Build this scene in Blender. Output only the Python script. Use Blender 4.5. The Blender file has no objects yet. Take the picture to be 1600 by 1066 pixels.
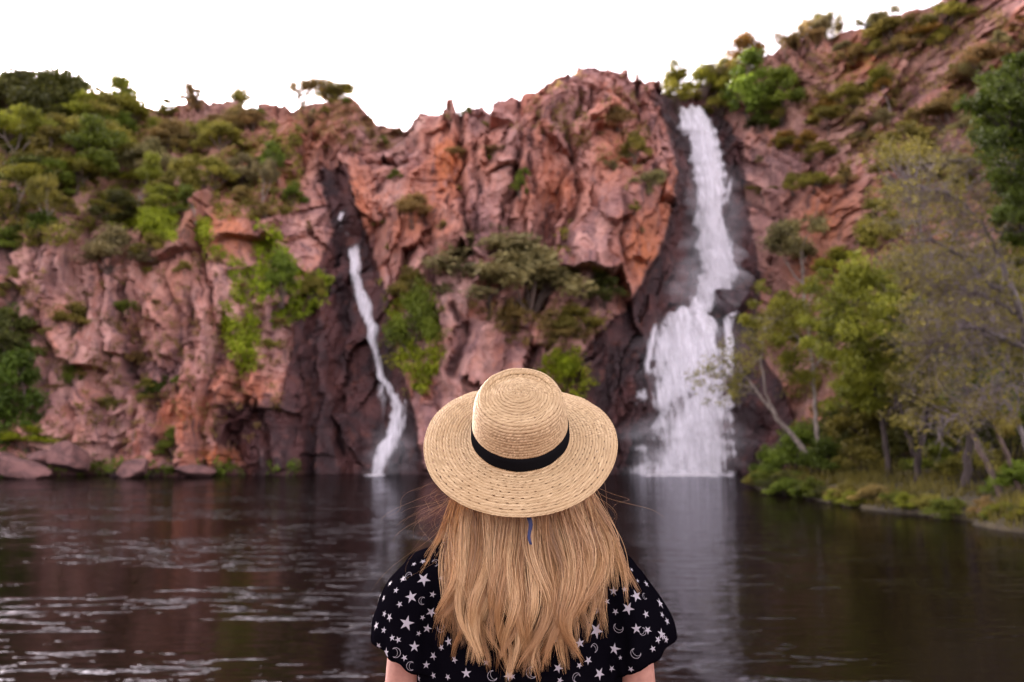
import bpy, bmesh, math, random
import numpy as np
from mathutils import Vector, Matrix
from mathutils.bvhtree import BVHTree

random.seed(7)
RNG = np.random.default_rng(11)
S = bpy.context.scene
COL = S.collection

# ------------------------------------------------------------------ camera, sky, sun, exposure
CAM_H = 3.2
FPX = 1556.0                      # focal length in pixels of the 1600 px wide photograph
PITCH = math.atan2(145.0, FPX)
cam_d = bpy.data.cameras.new('camera')
cam_d.lens = 35.0; cam_d.sensor_width = 36.0
cam_d.clip_start = 0.05; cam_d.clip_end = 4000
cam_d.dof.use_dof = True
cam_d.dof.focus_distance = 1.93
cam_d.dof.aperture_fstop = 4.5
cam = bpy.data.objects.new('camera', cam_d); COL.objects.link(cam)
cam.location = (0, 0, CAM_H)
cam.rotation_euler = (math.pi/2 + PITCH, 0, 0)
S.camera = cam

SUN_EL, SUN_AZ = math.radians(15), math.radians(325)     # low evening sun, front left, behind the cliffs
world = bpy.data.worlds.new('World'); S.world = world; world.use_nodes = True
wn = world.node_tree.nodes; wl = world.node_tree.links
bg = wn['Background']
sky = wn.new('ShaderNodeTexSky'); sky.sky_type = 'NISHITA'; sky.sun_disc = False
sky.sun_elevation = SUN_EL; sky.sun_rotation = SUN_AZ
sky.air_density = 1.0; sky.dust_density = 3.0; sky.ozone_density = 1.0
hs = wn.new('ShaderNodeHueSaturation'); hs.inputs['Saturation'].default_value = 0.12
tint = wn.new('ShaderNodeMix'); tint.data_type = 'RGBA'; tint.blend_type = 'MULTIPLY'
tint.inputs[0].default_value = 1.0; tint.inputs[7].default_value = (1.0, 0.885, 0.955, 1)
wl.new(sky.outputs[0], hs.inputs['Color']); wl.new(hs.outputs[0], tint.inputs[6])
wl.new(tint.outputs[2], bg.inputs[0]); bg.inputs[1].default_value = 0.15

sun_d = bpy.data.lights.new('sun', 'SUN'); sun_d.energy = 1.0; sun_d.angle = math.radians(10)
sun_d.color = (1.0, 0.86, 0.74)
sun = bpy.data.objects.new('sun', sun_d); COL.objects.link(sun)
_sd = Vector((math.sin(SUN_AZ)*math.cos(SUN_EL), math.cos(SUN_AZ)*math.cos(SUN_EL), math.sin(SUN_EL)))
sun.rotation_euler = _sd.to_track_quat('Z', 'Y').to_euler()
sun.location = (0, -20, 40)

S.view_settings.view_transform = 'Standard'; S.view_settings.look = 'None'
S.view_settings.gamma = 1.0; S.view_settings.exposure = 2.75
S.view_settings.use_curve_mapping = False
S.cycles.use_denoising = True
S.cycles.max_bounces = 7; S.cycles.diffuse_bounces = 3; S.cycles.glossy_bounces = 3
S.cycles.transparent_max_bounces = 16; S.cycles.transmission_bounces = 3
S.cycles.caustics_reflective = False; S.cycles.caustics_refractive = False

# ------------------------------------------------------------------ layout helpers
cp, sp = math.cos(PITCH), math.sin(PITCH)
def ray(px, py):
    a = (px - 800) / FPX; b = (533 - py) / FPX
    return Vector((a, cp - b*sp, sp + b*cp))
def at(px, py, Y):
    d = ray(px, py); t = Y / d.y
    return Vector((d.x*t, Y, CAM_H + d.z*t))
def to_px(x, y, z):
    zz = z - CAM_H
    f = y*cp + zz*sp; u = -y*sp + zz*cp
    return 800 + FPX*x/f, 533 - FPX*u/f

# ------------------------------------------------------------------ noise (numpy)
def h01(ix, iy, seed):
    with np.errstate(over='ignore'):
        n = (ix.astype(np.int64).astype(np.uint32)*np.uint32(374761393)
             + iy.astype(np.int64).astype(np.uint32)*np.uint32(668265263)
             + np.uint32((seed*2246822519) & 0xffffffff))
        n = (n ^ (n >> np.uint32(13)))*np.uint32(1274126177)
        n = (n ^ (n >> np.uint32(16)))*np.uint32(2654435761)
        n = n ^ (n >> np.uint32(15))
    return n.astype(np.float64)/4294967295.0
def vnoise(x, y, seed=0):
    ix = np.floor(x); iy = np.floor(y); fx = x-ix; fy = y-iy
    fx = fx*fx*(3-2*fx); fy = fy*fy*(3-2*fy)
    a = h01(ix, iy, seed); b = h01(ix+1, iy, seed); c = h01(ix, iy+1, seed); d = h01(ix+1, iy+1, seed)
    return (a*(1-fx)+b*fx)*(1-fy) + (c*(1-fx)+d*fx)*fy
def fbm(x, y, seed=0, o=4):
    s = 0; a = 1; t = 0
    for k in range(o):
        s = s + a*(vnoise(x*2**k, y*2**k, seed+k*17)-0.5); t += a; a *= 0.5
    return s/t*2
def vor(x, y, seed):
    ix = np.floor(x); iy = np.floor(y)
    f1 = np.full(x.shape, 9.0); f2 = np.full(x.shape, 9.0)
    bx = np.zeros(x.shape); by = np.zeros(x.shape); ci = np.zeros(x.shape); cj = np.zeros(x.shape)
    for i in (-1, 0, 1):
        for j in (-1, 0, 1):
            jx = ix+i; jy = iy+j
            dx = jx + 0.1+0.8*h01(jx, jy, seed) - x; dy = jy + 0.1+0.8*h01(jx, jy, seed+1) - y
            d = np.sqrt(dx*dx+dy*dy)
            m = d < f1
            f2 = np.where(m, f1, np.minimum(f2, d))
            f1 = np.where(m, d, f1)
            bx = np.where(m, -dx, bx); by = np.where(m, -dy, by)
            ci = np.where(m, jx, ci); cj = np.where(m, jy, cj)
    return h01(ci, cj, seed+2), h01(ci, cj, seed+3)-.5, h01(ci, cj, seed+4)-.5, bx, by, f2-f1
def smooth(a, b, x):
    t = np.clip((x-a)/(b-a), 0, 1); return t*t*(3-2*t)

# ------------------------------------------------------------------ object helpers
def tag(o, label=None, cat=None, group=None, kind=None):
    if label: o['label'] = label
    if cat: o['category'] = cat
    if group: o['group'] = group
    if kind: o['kind'] = kind
    return o
def thing(name, label, cat, loc=(0, 0, 0), group=None):
    o = bpy.data.objects.new(name, None); COL.objects.link(o); o.location = loc
    o.empty_display_size = 0.3
    return tag(o, label, cat, group)
def mesh_np(name, V, F, mat=None, smooth_shade=False, attrs=None):
    me = bpy.data.meshes.new(name)
    V = np.asarray(V, dtype=np.float32); F = np.asarray(F, dtype=np.int32)
    n = F.shape[1]
    me.vertices.add(len(V)); me.vertices.foreach_set('co', V.ravel())
    me.loops.add(F.size); me.loops.foreach_set('vertex_index', F.ravel())
    me.polygons.add(len(F)); me.polygons.foreach_set('loop_start', np.arange(0, F.size, n, dtype=np.int32))
    me.polygons.foreach_set('loop_total', np.full(len(F), n, dtype=np.int32))
    me.polygons.foreach_set('use_smooth', np.full(len(F), smooth_shade, dtype=bool))
    me.update(calc_edges=True)
    for k, a in (attrs or {}).items():
        at_ = me.attributes.new(k, 'FLOAT', 'POINT'); at_.data.foreach_set('value', np.asarray(a, dtype=np.float32).ravel())
    if mat: me.materials.append(mat)
    return me
def link(name, me, parent=None):
    o = bpy.data.objects.new(name, me); COL.objects.link(o)
    if parent: o.parent = parent
    return o
def grid_faces(nu, nv, wrap=False):
    i = np.arange(nv-1)[:, None]; j = np.arange(nu if wrap else nu-1)[None, :]
    a = i*nu+j; b = i*nu+(j+1) % nu; c = (i+1)*nu+(j+1) % nu; d = (i+1)*nu+j
    return np.stack([a, b, c, d], -1).reshape(-1, 4)

# ------------------------------------------------------------------ materials
class NT:
    def __init__(s, name):
        s.m = bpy.data.materials.new(name); s.m.use_nodes = True
        s.t = s.m.node_tree; s.n = s.t.nodes; s.b = s.n['Principled BSDF']; s.out = s.n['Material Output']
    def node(s, typ, **kw):
        n = s.n.new(typ)
        for k, v in kw.items(): setattr(n, k, v)
        return n
    def put(s, sock, v):
        if isinstance(v, bpy.types.NodeSocket): s.t.links.new(v, sock)
        elif v is not None:
            try: sock.default_value = v
            except Exception: sock.default_value = (*v, 1)
    def attr(s, name, out='Fac'):
        n = s.node('ShaderNodeAttribute'); n.attribute_name = name; return n.outputs[out]
    def coord(s, o='Object'): return s.node('ShaderNodeTexCoord').outputs[o]
    def mapping(s, vec, scale=(1, 1, 1), rot=(0, 0, 0)):
        n = s.node('ShaderNodeMapping'); s.put(n.inputs['Vector'], vec); n.inputs['Scale'].default_value = scale
        n.inputs['Rotation'].default_value = rot; return n.outputs[0]
    def noise(s, vec, scale, detail=4, rough=0.55, dist=0.0):
        n = s.node('ShaderNodeTexNoise'); s.put(n.inputs['Vector'], vec); n.inputs['Scale'].default_value = scale
        n.inputs['Detail'].default_value = detail; n.inputs['Roughness'].default_value = rough
        n.inputs['Distortion'].default_value = dist; return n.outputs['Fac']
    def mix(s, f, a, b, mode='MIX'):
        n = s.node('ShaderNodeMix', data_type='RGBA', blend_type=mode)
        s.put(n.inputs[0], f); s.put(n.inputs[6], a); s.put(n.inputs[7], b); return n.outputs[2]
    def rng(s, v, a, b, c=0., d=1.):
        n = s.node('ShaderNodeMapRange', interpolation_type='SMOOTHSTEP'); s.put(n.inputs[0], v)
        for i, q in enumerate((a, b, c, d)): n.inputs[1+i].default_value = q
        return n.outputs[0]
    def math(s, op, a, b=None, clamp=False):
        n = s.node('ShaderNodeMath', operation=op, use_clamp=clamp); s.put(n.inputs[0], a); s.put(n.inputs[1], b); return n.outputs[0]
    def bump(s, h, strength=1.0, dist=0.1):
        n = s.node('ShaderNodeBump'); s.put(n.inputs['Height'], h); n.inputs['Strength'].default_value = strength
        n.inputs['Distance'].default_value = dist; s.put(s.b.inputs['Normal'], n.outputs[0]); return n.outputs[0]
    def set(s, **kw):
        for k, v in kw.items(): s.put(s.b.inputs[k.replace('_', ' ')], v)
        return s

def rgb(r, g, b):   # sRGB 0..255 to linear
    return tuple(((c/255)/12.92 if c/255 <= .04045 else ((c/255+.055)/1.055)**2.4) for c in (r, g, b))

def mat_rock():
    t = NT('rock'); P = t.coord()
    cell = t.attr('cell'); wet = t.attr('wet'); ora = t.attr('orange'); pale = t.attr('pale'); crack = t.attr('crack'); soil_shade = t.attr('soil_shade')
    Pm = t.mapping(P, (1, 1, .45))
    n1 = t.noise(Pm, .35, 6, .6); n2 = t.noise(Pm, 1.6, 6, .65); n3 = t.noise(P, 5, 4, .6)
    n4 = t.noise(t.mapping(P, (1, 1, .22)), .95, 5, .7, .6); n5 = t.noise(P, .75, 5, .65)
    c = t.mix(t.rng(n1, .38, .62), rgb(152, 112, 108), rgb(198, 152, 140))
    c = t.mix(t.rng(cell, .5, .9, 0, .8), c, rgb(124, 96, 98))
    c = t.mix(t.rng(cell, .48, .1, 0, .65), c, rgb(190, 120, 92))
    c = t.mix(t.rng(n5, .54, .66, 0, .7), c, rgb(160, 108, 94))
    c = t.mix(t.rng(n5, .46, .34, 0, .6), c, rgb(176, 138, 132))
    c = t.mix(t.math('MULTIPLY', ora, t.rng(n2, .26, .5)), c, rgb(198, 118, 72))
    c = t.mix(t.math('MULTIPLY', pale, t.rng(n2, .35, .6)), c, rgb(206, 166, 156))
    c = t.mix(t.rng(n4, .52, .66, 0, .78), c, rgb(84, 62, 68))          # dark desert varnish streaks
    c = t.mix(t.rng(n2, .56, .70, 0, .7), c, rgb(84, 60, 62))
    c = t.mix(t.rng(n3, .55, .75, 0, .55), c, rgb(205, 156, 138))
    c = t.mix(t.math('MULTIPLY', soil_shade, t.rng(n3, .3, .6)), c, rgb(118, 88, 62))
    c = t.mix(crack, c, rgb(84, 62, 64))
    wetn = t.rng(t.math('ADD', wet, t.math('ADD', t.math('MULTIPLY', t.math('SUBTRACT', n2, .5), 1.1), t.math('MULTIPLY', t.math('SUBTRACT', n1, .5), 1.2))), .32, .72)
    c = t.mix(wetn, c, t.mix(t.rng(n1, .4, .65), rgb(46, 31, 33), rgb(86, 54, 52)))
    c = t.mix(t.math('MULTIPLY', wetn, t.rng(n5, .55, .68, 0, .5)), c, rgb(110, 66, 54))
    t.set(Base_Color=c, Roughness=t.rng(wetn, 0, 1, .9, .45))
    t.b.inputs['Specular IOR Level'].default_value = .3
    t.bump(t.math('ADD', n2, t.math('MULTIPLY', n3, .4)), .9, .35)
    return t.m
def mat_boulder(name, a, b, rough=.85):
    t = NT(name); P = t.coord(); n = t.noise(P, 2.2, 6, .65); n2 = t.noise(P, 9, 4, .6)
    c = t.mix(t.rng(n, .35, .65), rgb(*a), rgb(*b)); c = t.mix(t.rng(n2, .55, .75, 0, .4), c, rgb(140, 110, 104)); c = t.mix(t.rng(n, .56, .68, 0, .6), c, rgb(70, 54, 56))
    t.set(Base_Color=c, Roughness=rough); t.bump(n2, .6, .08); return t.m
def mat_leaf():
    t = NT('foliage')
    oi = t.node('ShaderNodeObjectInfo'); tn = t.attr('tint')
    c = t.mix(1.0, oi.outputs['Color'], t.mix(tn, (.70, .66, .56), (2.05, 1.85, 1.4)), 'MULTIPLY')
    hsn = t.node('ShaderNodeHueSaturation'); t.put(hsn.inputs['Color'], c)
    t.put(hsn.inputs['Hue'], t.rng(oi.outputs['Random'], 0, 1, .487, .513))
    t.put(hsn.inputs['Value'], t.rng(oi.outputs['Random'], 0, 1, .85, 1.15))
    t.set(Base_Color=hsn.outputs[0], Roughness=.55); t.b.inputs['Specular IOR Level'].default_value = .25
    tr = t.node('ShaderNodeBsdfTranslucent'); t.put(tr.inputs['Color'], hsn.outputs[0])
    ms = t.node('ShaderNodeMixShader'); ms.inputs[0].default_value = .42
    t.t.links.new(t.b.outputs[0], ms.inputs[1]); t.t.links.new(tr.outputs[0], ms.inputs[2])
    t.t.links.new(ms.outputs[0], t.out.inputs[0]); return t.m
def mat_bark():
    t = NT('bark'); oi = t.node('ShaderNodeObjectInfo'); P = t.mapping(t.coord(), (1, 1, .25))
    n = t.noise(P, 7, 5, .65)
    c = t.mix(1.0, oi.outputs['Color'], t.mix(t.rng(n, .35, .65), (.55, .52, .5), (1.25, 1.22, 1.2)), 'MULTIPLY')
    t.set(Base_Color=c, Roughness=.85); t.bump(n, .6, .03); return t.m
def mat_water():
    t = NT('pool_water'); P = t.coord()
    a = t.noise(t.mapping(P, (.85, 2.6, 1), (0, 0, .10)), 1.0, 3, .5, .4)
    b = t.noise(t.mapping(P, (2.2, 5.5, 1), (0, 0, -.15)), 1.0, 3, .55, .5)
    c = t.noise(t.mapping(P, (.12, .2, 1)), 1.0, 2, .5)
    amp = t.rng(c, .35, .65, .55, 1.1)
    crest = t.math('MULTIPLY', t.rng(a, .53, .68), t.rng(c, .42, .56))
    sx = t.node('ShaderNodeSeparateXYZ'); t.put(sx.inputs[0], P); lee = t.rng(sx.outputs[0], 0, 9, 1, .22)   # calmer in the lee of the right bank
    crest = t.math('MULTIPLY', crest, lee)
    h = t.math('ADD', t.math('MULTIPLY', t.math('ADD', t.math('MULTIPLY', a, .022), t.math('MULTIPLY', b, .009)), amp), t.math('MULTIPLY', crest, .042))
    nb = t.bump(h, 1.0, 1.0)
    gl = t.node('ShaderNodeBsdfGlossy'); gl.inputs['Roughness'].default_value = .05; gl.inputs['Color'].default_value = (.95, .95, 1, 1); t.put(gl.inputs['Normal'], nb)
    df = t.node('ShaderNodeBsdfDiffuse'); df.inputs[0].default_value = (.005, .003, .002, 1)
    fr = t.node('ShaderNodeFresnel'); fr.inputs[0].default_value = 1.33; t.put(fr.inputs['Normal'], nb)
    ms = t.node('ShaderNodeMixShader'); t.put(ms.inputs[0], t.math('MULTIPLY', fr.outputs[0], .60))
    t.t.links.new(df.outputs[0], ms.inputs[1]); t.t.links.new(gl.outputs[0], ms.inputs[2]); t.t.links.new(ms.outputs[0], t.out.inputs[0])
    return t.m
def mat_fall():
    t = NT('falling_water')
    u = t.attr('u'); v = t.attr('v'); dens = t.attr('dens'); seed = t.attr('seed')
    cmb = t.node('ShaderNodeCombineXYZ'); t.put(cmb.inputs[0], u); t.put(cmb.inputs[1], v); t.put(cmb.inputs[2], seed)
    n1 = t.noise(t.mapping(cmb.outputs[0], (1.6, .28, 1)), 1.0, 5, .65, .5)
    n2 = t.noise(t.mapping(cmb.outputs[0], (5.5, .5, 1)), 1.0, 4, .6, .3)
    nn = t.math('ADD', t.math('MULTIPLY', n1, .65), t.math('MULTIPLY', n2, .35))
    al = t.rng(t.math('ADD', t.math('MULTIPLY', t.math('SUBTRACT', nn, .5), 1.9), dens), .3, .85)
    t.set(Base_Color=(.82, .80, .84), Roughness=.6)
    tr = t.node('ShaderNodeBsdfTranslucent'); tr.inputs[0].default_value = (.82, .80, .84, 1)
    m1 = t.node('ShaderNodeMixShader'); m1.inputs[0].default_value = .3
    t.t.links.new(t.b.outputs[0], m1.inputs[1]); t.t.links.new(tr.outputs[0], m1.inputs[2])
    tp = t.node('ShaderNodeBsdfTransparent'); m2 = t.node('ShaderNodeMixShader')
    t.put(m2.inputs[0], al); t.t.links.new(tp.outputs[0], m2.inputs[1]); t.t.links.new(m1.outputs[0], m2.inputs[2])
    t.t.links.new(m2.outputs[0], t.out.inputs[0]); return t.m
def mat_mist():
    t = NT('spray'); dens = t.attr('dens'); n = t.noise(t.coord(), .6, 3, .5)
    t.set(Base_Color=(.82, .80, .84), Roughness=.9); t.b.inputs['Specular IOR Level'].default_value = 0
    t.put(t.b.inputs['Alpha'], t.math('MULTIPLY', dens, t.rng(n, .25, .7, .35, 1.1), True)); return t.m
def mat_foam():
    t = NT('foam'); n = t.noise(t.coord(), 9, 3); t.set(Base_Color=t.mix(n, (.6, .58, .6), (.8, .78, .8)), Roughness=.8); return t.m
def mat_ground():
    t = NT('bank_soil'); P = t.coord(); n = t.noise(P, .8, 5); n2 = t.noise(P, 6, 4)
    c = t.mix(t.rng(n, .35, .65), rgb(44, 38, 24), rgb(64, 56, 30)); c = t.mix(t.rng(n2, .5, .7, 0, .6), c, rgb(78, 62, 44))
    t.set(Base_Color=c, Roughness=.95); t.bump(n2, .5, .1); return t.m
M_ROCK = mat_rock(); M_LEAF = mat_leaf(); M_BARK = mat_bark(); M_WATER = mat_water(); M_FALL = mat_fall(); M_GROUND = mat_ground(); M_MIST = mat_mist(); M_FOAM = mat_foam()
M_BOULDER = mat_boulder('shore_rock', (84, 58, 56), (128, 90, 84)); M_WETROCK = mat_boulder('wet_rock', (40, 28, 32), (70, 50, 54), .4)

# ------------------------------------------------------------------ cliff
rows = [
 (760, [(-400,74),(-200,75),(0,76),(150,76.5),(300,76.5),(440,77),(475,79),(560,80.5),(640,80),(720,79),(900,79),(980,80),(1080,81),(1150,81),(1220,79),(1300,76),(1450,68),(1600,58),(1800,50),(2000,46)]),
 (600, [(-400,77),(-200,78),(0,79),(150,79.5),(300,78.5),(420,79.5),(490,83),(590,85),(650,82.5),(750,81.5),(900,82),(990,84),(1080,84.5),(1160,84),(1230,82),(1350,77),(1500,69),(1700,57),(2000,50)]),
 (480, [(-400,80),(-200,81),(0,82),(100,82),(200,81),(300,80.5),(400,82.5),(490,86.5),(565,89),(620,85.5),(700,83),(850,82.5),(940,84),(1000,88.5),(1080,90),(1170,90),(1230,86),(1350,80),(1500,73),(1700,60),(2000,54)]),
 (380, [(-400,84),(-200,85),(0,85.5),(100,85),(200,84.5),(330,83.5),(420,86.5),(500,90),(553,92.5),(620,87.5),(700,84.5),(850,84),(960,85.5),(1020,91),(1090,96),(1150,95),(1220,89),(1350,83),(1500,76),(1700,64),(2000,58)]),
 (300, [(-400,91),(-200,92),(0,92.5),(100,93.5),(200,94.5),(330,92),(420,91),(490,92),(525,95),(570,90.5),(620,87.5),(700,85.5),(800,85),(900,85),(1000,86.5),(1050,93),(1100,98),(1160,97.5),(1230,92),(1350,86),(1500,79),(1700,68),(2000,62)]),
 (220, [(-400,100),(-200,101),(0,102),(100,103),(200,104),(330,102),(420,99),(520,96.5),(600,94),(700,88),(800,87),(900,87),(1000,89),(1040,96),(1090,101),(1160,100.5),(1230,96),(1350,90),(1500,83),(1700,73),(2000,67)]),
]
sky_pts = [(-400,170,108),(-200,160,109),(0,165,110),(100,170,112),(200,182,112),(240,170,111),(300,162,110),(350,157,109),(400,166,107),(440,162,105),(500,150,102),(530,142,101),(560,156,101),(590,186,101),(632,197,100),(650,172,95),(690,157,91),(700,147,90.5),(706,141,90),(712,166,90),(730,166,90),(750,162,90),(770,170,90),(790,158,90),(830,136,90),(870,120,90),(910,100,90),(950,98,91),(985,104,92),(1015,111,94),(1032,140,98),(1050,138,106),(1090,140,108),(1112,136,108),(1140,122,108),(1180,98,107),(1210,80,105),(1260,62,103),(1310,50,101),(1345,36,99),(1400,30,96),(1450,10,93),(1500,-12,91),(1600,-60,87),(1800,-130,79),(2000,-170,73)]
pts = []
for py, r in rows:
    for px, Y in r:
        p = at(px, py, Y); pts.append((p.x, p.z, Y))
skyw = []
for px, py, Y in sky_pts:
    p = at(px, py, Y); pts.append((p.x, p.z, Y)); skyw.append((p.x, p.z))
pts = np.array(pts); skyw = np.array(sorted(skyw))
SC = 20.0
def tps_k(r2): return np.where(r2 > 1e-12, r2*np.log(np.maximum(r2, 1e-12))*.5, 0)
_A = pts[:, :2]/SC
_K = tps_k(((_A[:, None]-_A[None])**2).sum(-1)) + np.eye(len(_A))*0.004
_P = np.c_[np.ones(len(_A)), _A]
_L = np.block([[_K, _P], [_P.T, np.zeros((3, 3))]])
_w = np.linalg.solve(_L, np.r_[pts[:, 2], np.zeros(3)])
def macro(x, z):
    sh = np.shape(x); q = np.c_[np.ravel(x), np.ravel(z)]/SC
    out = np.empty(len(q))
    for i in range(0, len(q), 40000):
        b = q[i:i+40000]
        out[i:i+40000] = tps_k(((b[:, None]-_A[None])**2).sum(-1))@_w[:-3] + _w[-3] + b@_w[-2:]
    return out.reshape(sh)

# outlines of the two falls in photo pixels: (py, left, right)
FALL_UP = [(170,1050,1092),(185,1050,1103),(205,1053,1115),(240,1062,1130),(290,1076,1130),(340,1086,1130),(380,1090,1142),(420,1092,1160),(450,1084,1150),(470,1078,1125),(488,1070,1108)]
FALL_LOW = [(486,1040,1112),(500,1030,1118),(530,1018,1124),(560,1008,1136),(600,1001,1148),(660,998,1148),(700,996,1143),(743,994,1138)]
FALL_SIDE = [(487,1130,1148),(510,1131,1147),(540,1132,1149),(565,1130,1150),(600,1126,1151)]
FALL_R = [(262,1140,1147),(285,1138,1146),(310,1130,1142),(335,1126,1136)]
THIN_A = [(328,533,542),(338,528,537),(347,525,532)]
THIN_B = [(373,541,568),(400,543,567),(430,546,563),(455,550,570),(475,556,581),(510,569,592),(545,578,594),(575,585,599),(590,588,604),(605,596,618),(620,606,626),(640,613,633),(660,606,634),(680,603,630),(700,590,622),(720,582,608),(742,576,601)]
THIN_V = [(590,587,599),(620,588,604),(650,590,606),(675,593,610),(700,590,606)]
THIN_R = [(618,632,638),(640,630,637),(660,624,636),(690,612,628)]
def wet_mask(px, py):
    w = np.zeros(px.shape)
    def band(lst, pad):
        a = np.array(lst, float)
        L = np.interp(py, a[:, 0], a[:, 1]); R = np.interp(py, a[:, 0], a[:, 2])
        dy = np.maximum(0, np.maximum(a[0, 0]-py, py-a[-1, 0]))
        d = np.maximum(np.maximum(L-px, px-R), 0)
        return 1-smooth(0, 1, np.sqrt(d*d+dy*dy)/pad)
    w = np.maximum(w, band([(150,1030,1110),(200,1050,1135),(260,1066,1158),(330,1060,1166),(400,1035,1176),(440,1012,1178),(480,990,1176),(520,948,1176),(560,915,1190),(640,900,1240),(745,890,1270)], 26))
    w = np.maximum(w, .95*band([(270,505,535),(310,515,545),(360,528,560),(420,500,580),(470,470,600),(540,455,610),(640,440,640),(745,450,660)], 22))
    w = np.maximum(w, .75*band([(640,350,420),(680,340,450),(735,380,460)], 30))
    w = np.maximum(w, .8*band([(735,-300,1500),(760,-300,1500)], 10))
    return w
def blob(px, py, lst):
    m = np.zeros(px.shape)
    for x, y, rx, ry, a in lst:
        m = np.maximum(m, a*np.exp(-(((px-x)/rx)**2+((py-y)/ry)**2)))
    return m
ORANGE = [(700,250,35,70,1),(560,310,30,60,1),(640,330,60,60,.7),(480,200,60,50,.6),(1000,400,40,70,.9),(960,230,60,70,.6),(880,290,60,50,.7),(1050,170,30,50,.5),(1340,95,40,25,1),(1300,330,50,60,.8),(1290,410,50,40,.9),(340,360,60,40,.8),(330,715,30,18,1),(290,650,50,40,.7),(380,620,60,40,.6),(420,270,60,50,.6),(760,250,30,50,.7),(260,440,60,80,.4),(1040,330,25,60,.7),(820,300,40,50,.5)]
PALE = [(710,460,35,50,1),(600,300,40,40,.8),(740,180,40,40,.6),(780,260,40,60,.6),(100,410,30,50,.7),(130,470,20,40,1),(150,520,25,40,.8),(300,480,40,80,.5),(230,430,60,60,.5),(910,200,30,80,.5),(1210,270,30,30,.6),(1330,220,40,30,.7),(80,700,60,30,.5)]
SOIL = [(1340,520,190,200,.9),(1550,420,190,260,.9),(100,280,220,110,1),(320,230,160,90,.9),(60,180,150,60,1),(-200,250,250,200,1),(250,355,90,22,.8),(1250,150,150,80,.7),(1450,60,150,80,.8),(1500,250,150,150,.6),(1120,140,70,40,.8),(500,170,100,40,.6),(620,200,40,25,.7),(1320,200,90,50,.7)]  # blobs behind the bank trees paint shade; the others are soil

GROOVES = [([(716,172),(722,240),(718,300),(728,360),(735,400)],6,2.0),([(742,230),(747,300),(740,370)],5,1.3),([(645,212),(612,258),(588,288)],8,1.3),
 ([(905,140),(903,178)],5,1.6),([(922,133),(926,172)],4,1.2),([(884,200),(896,250),(906,300),(896,345)],6,1.6),([(800,238),(806,300),(794,352)],6,1.3),
 ([(182,445),(180,520),(186,592)],8,2.2),([(108,380),(84,450)],8,1.3),([(60,440),(72,560),(62,650)],8,1.4),([(300,400),(290,470),(302,560)],6,1.),([(396,330),(406,420)],6,1.),
 ([(715,478),(723,540),(706,585)],7,1.8),([(975,300),(964,380),(986,440)],6,1.1),([(1360,186),(1300,240),(1240,320),(1212,405)],7,1.6),([(1335,296),(1278,345)],5,1.1),
 ([(482,480),(492,560),(480,742)],8,1.3),([(545,450),(522,600),(542,742)],7,1.0),([(660,330),(680,400),(672,440)],6,1.),([(840,180),(826,240),(836,300)],5,.9),([(1420,130),(1360,180)],6,1.2),
 ([(1500,90),(1430,160),(1400,240)],7,1.2),([(230,600),(240,680),(280,735)],7,1.),([(350,600),(400,660),(420,735)],7,1.1),([(1240,70),(1290,110),(1330,96)],6,1.1),([(475,180),(500,230),(490,290)],6,.9),([(560,165),(585,215)],6,.8)]
def groove_depth(px, py):
    g = np.zeros(px.shape); m = np.zeros(px.shape)
    for line, w, d in GROOVES:
        best = np.full(px.shape, 1e9)
        for (x0, y0), (x1, y1) in zip(line[:-1], line[1:]):
            L2 = (x1-x0)**2+(y1-y0)**2; t = np.clip(((px-x0)*(x1-x0)+(py-y0)*(y1-y0))/L2, 0, 1)
            best = np.minimum(best, np.hypot(px-x0-t*(x1-x0), py-y0-t*(y1-y0)))
        k = np.exp(-(best/w)**2); g = np.maximum(g, k*d); m = np.maximum(m, k)
    return g, m
def ridged(x, y, seed, o=4):
    r = 0; a = 1; t = 0
    for k in range(o):
        r = r + a*(1-np.abs(2*vnoise(x*2.03**k, y*2.03**k, seed+k*13)-1)); t += a; a *= .52
    return r/t
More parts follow.
